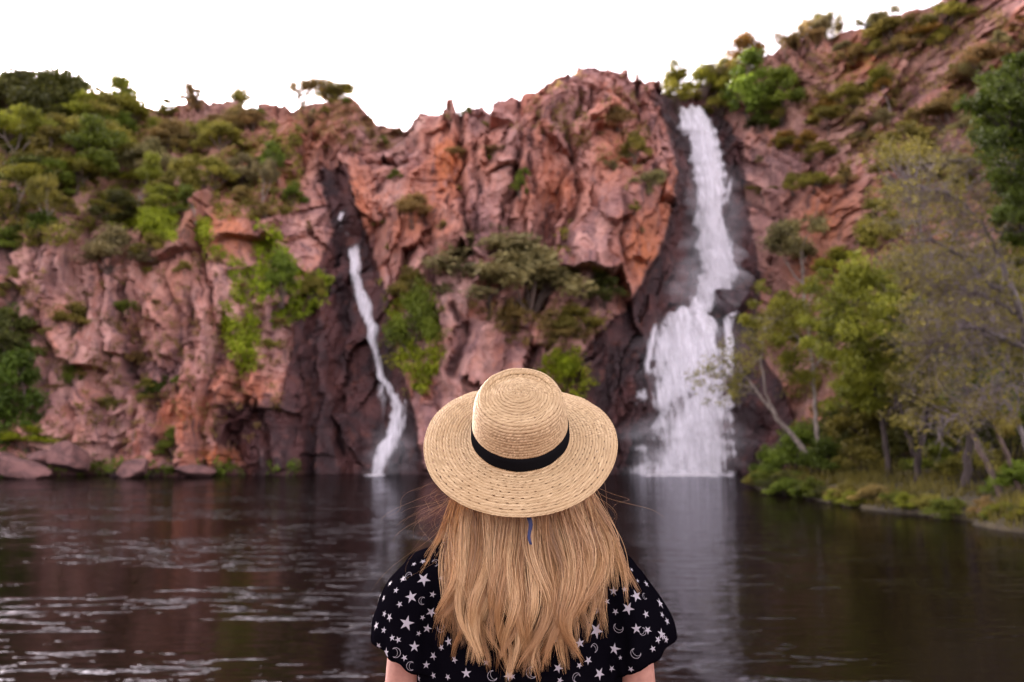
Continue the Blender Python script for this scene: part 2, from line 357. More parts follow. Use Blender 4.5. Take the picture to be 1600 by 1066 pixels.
def rock_detail(x, z, px, py, wet):
    lean = np.interp(px, [0, 450, 700, 1000, 1150, 1300, 1700], [-.12, -.1, .14, .30, .3, .75, .8])
    s = x - lean*z + 2.2*fbm(x*.14, z*.10, 5, 4); t = z + lean*.6*x + 2.5*fbm(x*.12+9, z*.12, 6, 4)
    s = s + .5*fbm(x*.9, z*.6, 7, 3)
    rA, ax, ay, dx, dy, fA = vor(s/5.2, t/17., 21)
    d = (rA-.5)*2.8 + (ax*dx*1.9 + ay*dy*1.2)*4.2
    crA = (1-smooth(0, .06, fA))*smooth(.35, .65, vnoise(x*.2, z*.2, 33))
    rB, bx_, by_, dx, dy, fB = vor(s/1.9+3.1, t/6.0, 41)
    d = d + (rB-.5)*1.5 + (bx_*dx*1.7+by_*dy*1.3)*3.4
    q1 = .25*fbm(x*1.7, z*1.7, 62, 2)
    rC, cx, cy, dx, dy, fC = vor(s/.85+q1, t/2.3+.7, 61)
    brk = .30+.85*smooth(.42, .66, vnoise(x*.11+20, z*.11, 79))
    d = d + brk*((rC-.5)*.7 + (cx*dx+cy*dy)*1.6)
    rE, ex, ey, dx, dy, fE = vor(s/.42+q1+9, t/.75+2, 63)
    d = d + brk*((rE-.5)*.24 + (ex*dx+ey*dy)*.5)
    kj = np.floor((s+.25*t*.2)/1.45+.8*vnoise(s*.1, t*.05, 84)); d = d + (h01(kj, kj*0, 85)-.5)*1.0*smooth(.35, .6, vnoise(x*.07, z*.07, 86))
    kl = np.floor((s*.8)/.55+.5*vnoise(s*.2, t*.1, 87)); d = d + (h01(kl, np.floor(t/5.5), 88)-.5)*.35
    d = d - .45*(ridged(s*.22, t*.07, 73)-.55) - .12*(ridged(s*.9+5, t*.33, 74)-.55)
    ledge_ = np.abs(((t+1.2*fbm(s*.12, t*.1, 77, 2))/3.1) % 1 - .5)*2
    d = d + .45*smooth(.0, .3, ledge_)*smooth(.45, .6, vnoise(s*.13+3, t*.13, 78))
    d = d + .10*fbm(x*3, z*2.2, 81, 3)
    g, gm = groove_depth(px+9*fbm(x*.5, z*.5, 75, 3), py+9*fbm(x*.5+7, z*.5, 76, 3))
    d = d*(1 - .5*smooth(.55, 1, wet)) + g*1.0
    return d, rB*.42+rC*.36+rE*.22, np.maximum(crA*.5, gm*.8)

NX, NZ = 1040, 340
xs = np.linspace(-112, 84, NX)
ztop = np.interp(xs, skyw[:, 0], skyw[:, 1])
ztop = ztop + .5*fbm(xs*.5, xs*0, 91, 3)*1.0 + .35*(vor(xs/1.7, xs*0+.3, 92)[0]-.5)
v = np.linspace(0, 1, NZ)**1.0
Z = -2.5 + v[:, None]*(ztop[None]+2.5); X = np.repeat(xs[None], NZ, 0)
Y0 = macro(X, Z)
PX, PY = to_px(X, Y0, Z)
WET = wet_mask(PX, PY)
D, CELL, CRACK = rock_detail(X, Z, PX, PY, WET)
SOIL_SHADE_M = np.clip(blob(PX, PY, SOIL), 0, 1)
D = D*(1-.45*SOIL_SHADE_M)
YY = Y0 + D
XX = X + .25*fbm(X*.8+40, Z*.8, 95, 3)
ext = [(1.5, .15), (4, .6), (9, 1.2), (20, 2.5), (45, 6), (90, 14)]
Xe = np.vstack([XX] + [XX[-1:] for _ in ext]); Ye = np.vstack([YY] + [np.maximum(YY[-1:], Y0[-1:]-.5)+a for a, b in ext])
Ze = np.vstack([Z] + [Z[-1:]-b+.4*fbm(xs*.3, xs*0+a, 96, 3)[None] for a, b in ext])
def pad(a, val=None): return np.vstack([a]+[a[-1:] for _ in ext])
ORA = blob(PX, PY, ORANGE); PAL = blob(PX, PY, PALE)
cliffV = np.stack([Xe, Ye, Ze], -1).reshape(-1, 3); cliffF = grid_faces(NX, NZ+len(ext))
me = mesh_np('cliff', cliffV, cliffF, M_ROCK, False, dict(cell=pad(CELL), wet=pad(WET), orange=pad(ORA), pale=pad(PAL), crack=pad(CRACK)*.55, soil_shade=pad(SOIL_SHADE_M)))
cliff = tag(link('cliff', me), kind='structure')
BVH = BVHTree.FromPolygons([tuple(p) for p in cliffV], [tuple(f) for f in cliffF])
def hit(px, py):
    h = BVH.ray_cast(Vector((0, 0, CAM_H)), ray(px, py).normalized())
    return h[0]
def macro_hit(px, py, it=14):
    Y = 88.0
    for _ in range(it):
        p = at(px, py, Y); Y = Y + .7*(float(macro(np.array([p.x]), np.array([p.z]))[0])-Y)
    return at(px, py, Y)

# ------------------------------------------------------------------ water, bank, ground
def shore(y): return np.interp(y, [5, 20, 30, 33, 37.7, 42, 46, 55, 61, 66, 72, 80], [24, 20, 17.6, 16.7, 16.6, 15.6, 14.8, 14.3, 14.6, 16.5, 20, 26])
wv = [(-160, -60), (160, -60), (160, 130), (-160, 130)]
water = tag(link('water', mesh_np('water', [(x, y, 0) for x, y in wv], [[0, 1, 2, 3]], M_WATER)), kind='structure')
gx = np.concatenate([np.linspace(11, 30, 110), np.linspace(30.4, 75, 50)]); gy = np.linspace(4, 92, 190)
GX, GY = np.meshgrid(gx, gy)
def bank_z(x, y):
    d = x - shore(y) + .9*fbm(x*.35, y*.35, 101, 3)
    return np.where(d > 0, .12+d*.13+.25*smooth(0, 1.2, d), d*.5) + .22*fbm(x*.5, y*.5, 103, 4)*smooth(-.5, 2, d)
bank = tag(link('ground', mesh_np('ground', np.stack([GX, GY, bank_z(GX, GY)], -1).reshape(-1, 3), grid_faces(len(gx), len(gy)), M_GROUND, True)), kind='structure')
def bank_at(px, Y):
    x = at(px, 700, Y).x
    return Vector((x, Y, float(bank_z(np.array([x]), np.array([Y]))[0])))
bed = tag(link('pool_bed', mesh_np('pool_bed', [(-1500, -1500, -4), (1500, -1500, -4), (1500, 1500, -4), (-1500, 1500, -4)], [[0, 1, 2, 3]], M_GROUND)), kind='structure')
# rock ledge under the visitor, below the picture
lx, ly = np.meshgrid(np.linspace(-7, 7, 60), np.linspace(-9, 4.2, 50))
edge = np.minimum(np.minimum(lx+7, 7-lx), np.minimum(ly+9, 4.2-ly))
lz = 1.53 - 4.5*(1-smooth(0, 1.1, edge)) + .04*fbm(lx*1.3, ly*1.3, 111, 4)
ledge = tag(link('rock_ledge', mesh_np('rock_ledge', np.stack([lx, ly, lz], -1).reshape(-1, 3), grid_faces(60, 50), M_BOULDER, True)), kind='structure')

# ------------------------------------------------------------------ waterfalls
def fall_sheet(lst, off, nu, nv, seed, dens, parent, name, wob=.12, edge=.55, ends=(.0, .0), mat=None, jag=0, wide=.10):
    a = np.array(lst, float); rows_ = np.linspace(a[0, 0], a[-1, 0], nv)
    L = np.interp(rows_, a[:, 0], a[:, 1]); R = np.interp(rows_, a[:, 0], a[:, 2]); W0 = R-L
    jit = fbm(rows_*.05, rows_*0+seed, 140, 3); L = L-W0*(wide+.22*fbm(rows_*.06, rows_*0+seed, 141, 3)); R = R+W0*(wide+.22*fbm(rows_*.06, rows_*0+seed+5, 142, 3))
    V = []; U = []; VV = []; DN = []
    cen = [macro_hit(.5*(l+r), y) for y, l, r in zip(rows_, L, R)]
    for k, (py, l, r) in enumerate(zip(rows_, L, R)):
        Yc = cen[k].y; e = k/(nv-1)
        fade = 1.0
        if ends[0]: fade = min(fade, e/ends[0])
        if ends[1]: fade = min(fade, (1-e)/ends[1])
        for i in range(nu):
            f = i/(nu-1); q = 1-(2*f-1)**2
            p = at(l+(r-l)*f, py-jag*(1-e)**2*float(vnoise(np.array([f*7.3]), np.array([seed*1.7]), 150)[0]-.25), Yc - off*(.45+.55*q))
            V.append(p); U.append(p.x); VV.append(p.z)
            DN.append((dens - edge*(1-q)**2)*1. if mat is None else 0)
            if mat is None: DN[-1] -= (1-fade)*.9
            else: DN[-1] = dens*max(0, q)**1.3*max(0., fade)
    V = np.array(V); V[:, 1] += wob*fbm(V[:, 0]*1.8, V[:, 2]*.35, 120+seed, 3)
    me = mesh_np(name, V, grid_faces(nu, nv), mat or M_FALL, True, dict(u=U, v=VV, dens=DN, seed=np.full(len(V), seed*7.3)))
    return link(name, me, parent)
big = thing('waterfall', 'broad white waterfall in two tiers plunging down the dark gully at right', 'waterfall')
fall_sheet(FALL_UP, 1.0, 30, 80, 1, .95, big, 'upper_plunge', edge=.8, wide=.04, jag=12); fall_sheet(FALL_UP, 1.7, 30, 80, 2, .66, big, 'upper_plunge', .2, .8, wide=.04)
fall_sheet([(y, l-(4 if y < 300 else 14), r+(4 if y < 300 else 14)) for y, l, r in FALL_UP[1:]], 2.1, 30, 70, 21, .38, big, 'upper_plunge', .3, .8, wide=0)
fall_sheet(FALL_LOW, 1.0, 50, 70, 3, .82, big, 'lower_cascade', .2, .7, (.0, 0), jag=46, wide=.05); fall_sheet(FALL_LOW, 1.8, 50, 70, 4, .6, big, 'lower_cascade', .3, .7, (.06, 0), jag=46, wide=.05); fall_sheet(FALL_LOW, 2.4, 50, 70, 22, .38, big, 'lower_cascade', .4, .6, (.2, 0), jag=40, wide=.02)
fall_sheet(FALL_SIDE, 1.4, 12, 30, 5, .78, big, 'side_stream', .1, .9, (.08, .2)); fall_sheet(FALL_R, 1.3, 8, 24, 6, .52, big, 'side_stream', .1, .9, (.2, .3))
fall_sheet([(462,1150,1166),(480,1140,1160),(500,1136,1152)], 1.8, 8, 12, 23, .6, big, 'side_stream', .1, .8, (.2, .2))
fall_sheet([(495,1024,1032),(520,1014,1026),(548,1009,1020),(600,1004,1016)], 1.7, 8, 24, 10, .74, big, 'side_stream', .1, .8, (.15, .2))
for k_, (lst, dn) in enumerate([([(340,1065,1145),(390,1060,1172),(440,1050,1180),(490,1035,1165)], .30), ([(395,1030,1085),(440,1030,1100),(486,1030,1100)], .10), ([(640,985,1160),(700,978,1165),(742,978,1158)], .26), ([(480,1010,1160),(560,995,1165),(640,985,1165)], .16), ([(250,1050,1150),(330,1065,1165),(380,1070,1180)], .18)]):
    fall_sheet(lst, 2.8+.3*k_, 24, 24, 30+k_, dn, big, 'spray_veil', .3, ends=(.35, .35 if k_ != 2 else .0), mat=M_MIST)
fall_sheet([(712,990,1143),(743,990,1143)], 2.6, 60, 12, 11, .62, big, 'foam_skirt', .5, .6, (.8, 0))
thin = thing('waterfall', 'narrow white ribbon waterfall slipping down the dark crevice at left', 'waterfall')
fall_sheet(THIN_B, .9, 16, 120, 12, .70, thin, 'ribbon_stream', .08, .95, (.07, 0), jag=16); fall_sheet(THIN_B, 1.2, 16, 120, 24, .5, thin, 'ribbon_stream', .12, .7, (.12, 0)); fall_sheet(THIN_A, 1.1, 8, 14, 13, .66, thin, 'top_spout', .05, .8, (.3, .2))
fall_sheet([(345,526,532),(358,532,540),(373,542,556)], 1.0, 8, 16, 25, .35, thin, 'top_spout', .05, .7, (.2, .2))
fall_sheet(THIN_V, 1.2, 10, 40, 14, .42, thin, 'side_stream', .05, .6, (.1, .2)); fall_sheet(THIN_R, 1.4, 8, 30, 15, .55, thin, 'side_stream', .05, .8, (.1, .15))
fall_sheet([(660,580,640),(700,570,650),(742,560,640)], 2.0, 14, 16, 36, .14, thin, 'spray_veil', .1, ends=(.4, 0), mat=M_MIST)
# churned foam floating where the falls land
def foam(label, px0, px1, Y, n, seed):
    rng = np.random.default_rng(seed); V = []; F = []
    for _ in range(n):
        f = float(np.clip(rng.normal()*.5, -.95, .95)); y = Y-abs(rng.normal())*1.1; c = np.array(at((px0+px1)/2+f*(px1-px0)*.5, 740, Y)); r = rng.uniform(.06, .28)
        o = len(V); k = 7; ph = rng.uniform(0, 6.28)
        V.append((c[0], y, rng.uniform(.01, .05)))
        for i in range(k):
            a = 2*math.pi*i/k+ph; q = r*rng.uniform(.6, 1.3); V.append((c[0]+1.6*q*math.cos(a), y+.7*q*math.sin(a), .006))
        F += [(o, o+1+i, o+1+(i+1) % k) for i in range(k)]
    o = link('foam', mesh_np('foam', V, F, M_FOAM, True)); tag(o, label, 'foam', None, 'stuff')
foam('white foam churning at the foot of the broad waterfall', 1000, 1138, at(1070, 741, 78.6).y, 200, 1)
foam('little white foam at the foot of the narrow waterfall', 578, 602, at(590, 741, 79.0).y, 60, 2)

# ------------------------------------------------------------------ plants: leaf and branch builders
def leaves_mesh(name, clusters, n_per, size, rng, flat=.5, droop=0.0):
    """clusters: (x,y,z,rx,rz); leaf-sized folded quads through each clump"""
    V = []; T = []
    for (cx, cy, cz, rx, rz) in clusters:
        n = max(6, int(n_per*rng.uniform(.7, 1.3)))
        d = rng.normal(size=(n, 3)); d /= np.linalg.norm(d, axis=1)[:, None]
        r = rng.uniform(.15, 1.25, n)**.75
        # ragged outline: radius modulated by direction
        r *= .75+.5*vnoise(d[:, 0]*2+cx*7, d[:, 2]*2+d[:, 1]*2+cz*3, 5)
        p = d*r[:, None]*np.array([rx, rx, rz]) + np.array([cx, cy, cz])
        nrm = d*.6 + rng.normal(size=(n, 3))*.7 + np.array([0, 0, flat]); nrm /= np.linalg.norm(nrm, axis=1)[:, None]
        a = np.cross(nrm, rng.normal(size=(n, 3))); a[:, 2] -= droop; a /= np.linalg.norm(a, axis=1)[:, None]
        b = np.cross(nrm, a)
        s = size*rng.uniform(.6, 1.4, n)[:, None]
        V.append(np.stack([p-a*s, p+b*s*.42, p+a*s, p-b*s*.42], 1))
        ct = rng.uniform(.1, .9)
        T.append(np.repeat(np.clip(ct+rng.normal(size=n)*.16, 0, 1)[:, None], 4, 1))
    V = np.concatenate(V).reshape(-1, 3); T = np.concatenate(T).ravel()
    F = np.arange(len(V)).reshape(-1, 4)
    return mesh_np(name, V, F, M_LEAF, False, dict(tint=T))
def tubes_mesh(name, lines, sides=5, mat=None):
    """lines: list of (points, radii)"""
    VV = []; FF = []; o = 0
    ang = np.arange(sides)/sides*2*math.pi
    for P, R in lines:
        P = np.asarray(P, float); R = np.asarray(R, float); k = len(P)
        t = np.gradient(P, axis=0); t /= np.linalg.norm(t, axis=1)[:, None]+1e-9
        ref = np.array([.31, .95, .05]); a = np.cross(t, ref); a /= np.linalg.norm(a, axis=1)[:, None]+1e-9
        b = np.cross(t, a)
        ring = P[:, None] + R[:, None, None]*(np.cos(ang)[None, :, None]*a[:, None]+np.sin(ang)[None, :, None]*b[:, None])
        VV.append(ring.reshape(-1, 3)); FF.append(grid_faces(sides, k, True)+o); o += k*sides
    return mesh_np(name, np.concatenate(VV), np.concatenate(FF), mat or M_BARK, True)
def bend(p0, p1, n, rng, w):
    p0 = np.array(p0, float); p1 = np.array(p1, float); t = np.linspace(0, 1, n)[:, None]
    L = np.linalg.norm(p1-p0)
    off = rng.normal(size=(n, 3))*w*L; off[0] = 0; off = np.cumsum(off, 0)*.6; off -= t*off[-1]
    return p0+(p1-p0)*t+off
def fork(lines, tips, p, d, L, r, depth, rng, spread=.7, up=.25, kids=(2, 3)):
    q = np.array(p)+np.array(d)*L
    P = bend(p, q, 5, rng, .06); lines.append((P, np.linspace(r, r*.6, 5)))
    if depth == 0: tips.append(q); return
    for _ in range(rng.integers(kids[0], kids[1]+1)):
        nd = np.array(d)+rng.normal(size=3)*spread+np.array([0, 0, up]); nd /= np.linalg.norm(nd)
        fork(lines, tips, P[-1 if rng.random() < .6 else 3], nd, L*rng.uniform(.6, .85), r*.58, depth-1, rng, spread, up, kids)

def norm_unit(lines, clusters):
    return lines, clusters
def proto_gum(seed, open_=1.0):         # unit tree: height about 1, crown about 0.7 wide, visible forked trunk
    rng = np.random.default_rng(seed); lines = []; tips = []
    lean = rng.normal(size=2)*.08
    fork(lines, tips, (0, 0, -.06), np.array([lean[0], lean[1], 1]), .40, .022, 3, rng, .55, .35)
    tips = np.array(tips); k_ = .93/tips[:, 2].max(); tips *= k_; lines = [(P*k_, R) for P, R in lines]
    cl = [(*t, rng.uniform(.10, .17)*open_, rng.uniform(.07, .12)*open_) for t in tips]
    return tubes_mesh('trunk', lines, 5), leaves_mesh('crown', cl, 230, .024, rng, .5)
def proto_bush(seed, dense=1.0, base=.1):
    rng = np.random.default_rng(seed); lines = []; cl = []
    n = int(22*dense)
    for i in range(n):
        a = rng.uniform(0, 6.28); e = rng.uniform(.05, 1)**.7
        rr = .40*math.cos(e*1.45)*rng.uniform(.6, 1.1); z = base+.72*e*rng.uniform(.75, 1.1)
        c = (rr*math.cos(a), rr*math.sin(a), z); cl.append((*c, rng.uniform(.10, .17), rng.uniform(.08, .14)))
        if i % 2 == 0: lines.append((bend((rng.normal()*.03, rng.normal()*.03, -.12), c, 5, rng, .05), np.linspace(.014, .005, 5)))
    return tubes_mesh('stem', lines, 4), leaves_mesh('foliage', cl, 210, .029, rng, .45)
def proto_wisp(seed):                   # thin, dry, see-through shrub of the ridges
    rng = np.random.default_rng(seed); lines = []; tips = []
    for _ in range(4):
        fork(lines, tips, (rng.normal()*.05, rng.normal()*.05, -.08), np.array([rng.normal()*.35, rng.normal()*.35, 1]), .34, .022, 2, rng, .6, .3)
    cl = [(*t, rng.uniform(.09, .17), rng.uniform(.08, .15)) for t in tips]
    for P, R in lines:
        for _ in range(2): q = P[rng.integers(1, 5)]+rng.normal(size=3)*.06; cl.append((q[0], q[1], max(.02, q[2]), rng.uniform(.06, .14), rng.uniform(.06, .13)))
    return tubes_mesh('stem', lines, 4), leaves_mesh('foliage', cl, 70, .021, rng, .3)
def proto_tall(seed):                   # upright scrubby tree with low crown
    rng = np.random.default_rng(seed); lines = []; cl = []
    P = bend((0, 0, -.08), (rng.normal()*.05, 0, .86), 8, rng, .03); lines.append((P, np.linspace(.02, .006, 8)))
    for i in range(24):
        z = rng.uniform(.22, .98); w = .30*math.sin(math.pi*min(1, max(.1, (z-.08)/.95))**.8)+.05
        a = rng.uniform(0, 6.28); c = (w*math.cos(a)*rng.uniform(.4, 1), w*math.sin(a)*rng.uniform(.4, 1), z)
        cl.append((*c, rng.uniform(.08, .14), rng.uniform(.06, .11)))
        if i % 3 == 0: lines.append((bend(P[int(min(7, z*6))], c, 4, rng, .05), np.linspace(.009, .003, 4)))
    return tubes_mesh('trunk', lines, 5), leaves_mesh('crown', cl, 150, .03, rng, .4)
PROTO = dict(gum=[proto_gum(s) for s in (1, 2, 3, 4)], bush=[proto_bush(s) for s in (11, 12, 13, 14)],
             wisp=[proto_wisp(s) for s in (21, 22, 23)], tall=[proto_tall(s) for s in (31, 32, 33)])
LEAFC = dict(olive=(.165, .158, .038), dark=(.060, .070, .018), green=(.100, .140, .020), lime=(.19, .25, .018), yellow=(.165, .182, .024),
             grey=(.190, .182, .095), brown=(.205, .158, .068), gold=(.190, .115, .030), deep=(.055, .085, .012))
BARKC = dict(pale=(.27, .23, .20), brown=(.12, .085, .07), dark=(.045, .032, .028), grey=(.15, .13, .125))
_k = [0]
def plant(kind, px, py, w, h, color, label, group=None, cat=None, bark='brown', sink=.1, loc=None, name=None):
    p = hit(px, py) if loc is None else loc
    if p is None: p = at(px, py, 104)
    i = _k[0]; _k[0] += 1
    tr, cr = PROTO[kind][i % len(PROTO[kind])]
    dist = p.y; H = h/FPX*dist; W = w/FPX*dist/(.85 if kind != 'tall' else .7)
    tree = kind in ('gum', 'tall') or (kind == 'bush' and ' tree' in label and 'bush' not in label)
    nm = name or {'gum': 'gum_tree', 'tall': 'scrub_tree', 'bush': 'tree' if ' tree' in label and 'bush' not in label else 'bush', 'wisp': 'dry_shrub'}[kind]
    root = thing(nm, label, cat or ('tree' if tree else 'shrub'), p - Vector((0, 0, sink)), group)
    root.rotation_euler = (0, 0, (i*2.399) % 6.283); root.scale = (W, W, H)
    a = link(tr.name.split('.')[0], tr, root); a.color = (*BARKC[bark], 1)
    b = link(cr.name.split('.')[0], cr, root)
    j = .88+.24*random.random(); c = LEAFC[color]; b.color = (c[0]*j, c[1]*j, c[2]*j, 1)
    return root

# named plants of the cliffs: kind, base px, base py, width, height, colour, label
CLIFF_PLANTS = [
 ('bush', 18, 198, 140, 118, 'dark', 'dark broad tree at the left edge under the highest skyline tree'),
 ('bush', 88, 205, 130, 118, 'dark', 'dark dense tree between the two dark skyline trees'),
 ('bush', 150, 200, 90, 74, 'olive', 'olive dense tree left of the yellow-olive skyline tree'),
 ('bush', 196, 200, 90, 60, 'yellow', 'yellow-green bush at the foot of the yellow-olive skyline tree'),
 # upper left hillside and skyline
 ('bush', 50, 180, 135, 104, 'dark', 'dark green round-headed tree highest on the left skyline'),
 ('bush', 114, 192, 92, 92, 'dark', 'dark tree on the skyline right beside the highest left one'),
 ('bush', 8, 182, 70, 60, 'brown', 'brownish thin tree at the left edge of the skyline'),
 ('bush', 186, 194, 84, 92, 'yellow', 'yellow-olive round crowned tree standing up on the left skyline'),
 ('bush', 150, 200, 64, 66, 'olive', 'olive tree between the dark pair and the yellow-olive skyline tree'),
 ('gum', 20, 270, 110, 105, 'yellow', 'yellow-green tree at the left edge below the dark skyline trees'),
 ('tall', 75, 300, 100, 105, 'olive', 'olive tree with low crown in the middle of the left hillside wood'),
 ('gum', 128, 292, 110, 105, 'green', 'bright green spreading tree under the yellow-olive skyline tree'),
 ('gum', 28, 350, 95, 100, 'yellow', 'yellow-green tree at the left edge above the bright bush'),
 ('gum', 74, 372, 60, 100, 'olive', 'slender pale-stemmed gum rising behind the bright green hillside bush', ),
 ('bush', 66, 378, 88, 56, 'deep', 'rich green rounded bush low on the left hillside'),
 ('bush', 14, 402, 70, 52, 'green', 'green bush at the left edge under the hillside wood'),
 ('tall', 150, 262, 80, 80, 'dark', 'dark shady tree behind the bright green spreading tree'),
 ('bush', 190, 250, 80, 60, 'olive', 'olive bush right of the left hillside wood, under the skyline gap'),
 ('bush', 235, 270, 90, 60, 'grey', 'grey-olive bush at the centre of the upper left slope'),
 ('gum', 215, 330, 80, 90, 'yellow', 'yellow-green tree just above the lime fern patch'),
 ('tall', 285, 320, 70, 75, 'olive', 'olive tree above the right end of the lime fern patch'),
 ('bush', 265, 232, 90, 52, 'brown', 'brown-olive bush on the pinkish slope below the ragged skyline shrubs'),
 ('bush', 330, 290, 80, 52, 'olive', 'olive bush in the middle of the upper left slope beside bare rock'),
 ('gum', 305, 345, 60, 62, 'green', 'green tree at the right end of the lime fern patch'),
 ('tall', 378, 305, 60, 66, 'grey', 'grey-olive bushy tree left of the orange rock face'),
 ('gum', 410, 330, 46, 86, 'grey', 'thin gum with a long pale stem near the orange rock face'),
 ('tall', 424, 285, 42, 66, 'green', 'narrow green tree against the orange rock face'),
 ('bush', 346, 232, 80, 50, 'olive', 'olive bush on the slope under the middle of the left skyline'),
 ('bush', 395, 205, 70, 46, 'brown', 'brown-olive bush below the right part of the left skyline'),
 ('bush', 172, 420, 115, 76, 'grey', 'wide grey-olive bush crowning the left rock buttress'),
 ('bush', 235, 402, 60, 44, 'olive', 'small olive bush right of the wide bush on the left buttress'),
 ('bush', 116, 520, 72, 54, 'olive', 'olive bush clinging to the left buttress halfway up'),
 ('bush', 110, 606, 42, 52, 'green', 'small bright green bush in a cleft low on the left buttress'),
 ('bush', 204, 580, 60, 64, 'brown', 'brownish bush in the deep vertical cleft of the left buttress'),
 ('bush', 250, 636, 60, 54, 'deep', 'dark green round bush above the lower one on the left buttress'),
 ('bush', 272, 712, 58, 50, 'green', 'bright green round bush just above the water at left'),
 ('tall', 12, 600, 90, 120, 'dark', 'dark green tree high at the left edge of the pool wall'),
 ('tall', 26, 700, 100, 150, 'deep', 'dense dark green tree at the left edge near the waterline'),
 ('bush', 20, 470, 60, 60, 'olive', 'olive bush at the left edge above the dark trees'),
 ('bush', 40, 700, 90, 40, 'lime', 'light green low bush at the foot of the left edge trees'),
 ('wisp', 125, 740, 50, 26, 'green', 'small green tuft at the waterline by the left boulders'),
 ('wisp', 175, 640, 40, 34, 'olive', 'thin olive tuft on the lower left buttress'),
 # between left fall and centre
 ('bush', 458, 320, 44, 40, 'green', 'small green bush left of the crevice top'),
 ('bush', 440, 470, 70, 90, 'green', 'leafy green bush hanging beside the dark crevice wall'),
 ('bush', 490, 470, 50, 60, 'olive', 'olive-green bush nearest left of the narrow waterfall'),
 ('bush', 648, 560, 90, 130, 'green', 'bright green bush draping the rock right of the narrow waterfall'),
 ('bush', 640, 470, 70, 60, 'olive', 'olive bush on top of the draping green bush'),
 ('bush', 645, 352, 90, 56, 'brown', 'thin brown-olive bush on the rock shelf under the pointed crag'),
 ('bush', 598, 228, 26, 24, 'green', 'tiny green bush in the saddle left of the pointed crag'),
 ('bush', 618, 282, 26, 22, 'green', 'tiny green bush below the saddle on the red wall'),
 ('bush', 812, 306, 30, 46, 'green', 'narrow green bush in a crack of the central red wall'),
 # centre
 ('tall', 765, 492, 170, 135, 'grey', 'left grey-green tree of the clump on the central ledge'),
 ('bush', 822, 486, 190, 152, 'grey', 'tallest grey-green tree of the clump on the central ledge'),
 ('bush', 898, 450, 110, 118, 'olive', 'olive-green tree at the right of the clump on the central ledge'),
 ('bush', 942, 476, 80, 56, 'dark', 'dark green bush right of the clump on the central ledge'),
 ('bush', 800, 512, 90, 50, 'brown', 'dry brown bush under the central clump of trees'),
 ('wisp', 862, 545, 90, 60, 'brown', 'dry tan bush lower down under the central clump of trees'),
 ('bush', 900, 520, 80, 50, 'olive', 'olive bush between the central clump and the dark wet rock'),
 ('bush', 882, 600, 80, 60, 'lime', 'lime green bush just above the hat at its right'),
 ('bush', 965, 200, 70, 40, 'brown', 'thin bush high on the central red dome'),
 ('bush', 990, 250, 50, 60, 'olive', 'olive bush on the red wall left of the fall lip'),
 ('wisp', 1010, 300, 50, 50, 'grey', 'grey thin shrub on the red wall beside the upper fall'),
 # around the fall lip
 ('bush', 1056, 168, 66, 84, 'yellow', 'yellow-green tree on the skyline just left of the fall lip'),
 ('bush', 1098, 152, 58, 62, 'yellow', 'yellowish tree on the skyline above the fall lip'),
 ('bush', 1075, 160, 50, 34, 'olive', 'low olive bush on the rock immediately behind the fall lip'),
 ('bush', 1135, 140, 60, 60, 'olive', 'olive tree on the skyline between the yellowish tree and the green clump'),
 ('bush', 1125, 178, 60, 36, 'olive', 'dark olive bush right at the top of the fall lip'),
 ('tall', 1172, 196, 90, 122, 'green', 'tall green tree of the clump right of the fall lip'),
 ('tall', 1222, 200, 76, 96, 'green', 'shorter green tree at the right of the clump by the fall lip'),
 ('bush', 1150, 150, 60, 56, 'yellow', 'yellow-green bush behind the clump by the fall lip'),
 ('bush', 1190, 206, 60, 40, 'deep', 'deep green bush at the foot of the clump by the fall lip'),
 ('bush', 1164, 102, 66, 62, 'gold', 'golden-orange tree catching light on the right skyline'),
 # right slope
 ('bush', 1400, 66, 100, 56, 'olive', 'olive rounded tree on the right skyline'),
 ('gum', 1392, 72, 60, 60, 'grey', 'pale-stemmed gum at the right skyline rounded tree'),
 ('bush', 1482, 42, 90, 46, 'olive', 'olive bush high at the top of the right ridge'),
 ('bush', 1450, 66, 90, 34, 'gold', 'golden bush on the slope right of the olive skyline tree'),
 ('gum', 1390, 192, 86, 92, 'yellow', 'pale-trunked gum alone on the right slope', ),
 ('bush', 1330, 166, 80, 44, 'olive', 'olive bush on the right slope left of the lone gum'),
 ('bush', 1292, 182, 60, 36, 'gold', 'golden-olive bush on the right slope near the green clump'),
 ('bush', 1262, 236, 44, 40, 'gold', 'small golden bush in the gully right of the fall clump'),
 ('bush', 1240, 300, 36, 44, 'olive', 'small olive bush high in the gully right of the upper fall'),
 ('gum', 1255, 470, 112, 130, 'grey', 'grey-green gum with white forked trunk right of the upper fall'),
 ('bush', 1225, 520, 90, 70, 'olive', 'olive bush at the foot of the white-forked gum'),
 ('bush', 1310, 440, 80, 60, 'yellow', 'yellowish bush on the rocks right of the white-forked gum'),
 ('tall', 1420, 300, 110, 110, 'olive', 'olive tree on the right slope below the lone pale gum'),
 ('tall', 1370, 400, 90, 90, 'olive', 'olive tree on the lower right slope over the orange rocks'),
 ('bush', 1480, 200, 120, 60, 'brown', 'wide brownish bush on the right slope'),
 ('bush', 1540, 120, 110, 60, 'brown', 'brownish bush high on the right slope'),
 ('bush', 1500, 290, 110, 70, 'grey', 'grey bush on the right slope behind the bare tree'),
]
for e in CLIFF_PLANTS:
    k, px, py, w, h, c, lab = e
    bark = 'pale' if k == 'gum' else 'brown'
    r_ = plant(k, px, py, w, h, c, lab, None, None, bark)
    if 'golden-orange tree' in lab: r_.children[1].color = (.46, .29, .11, 1)  # leaf colour brightened to paint in a backlit glow
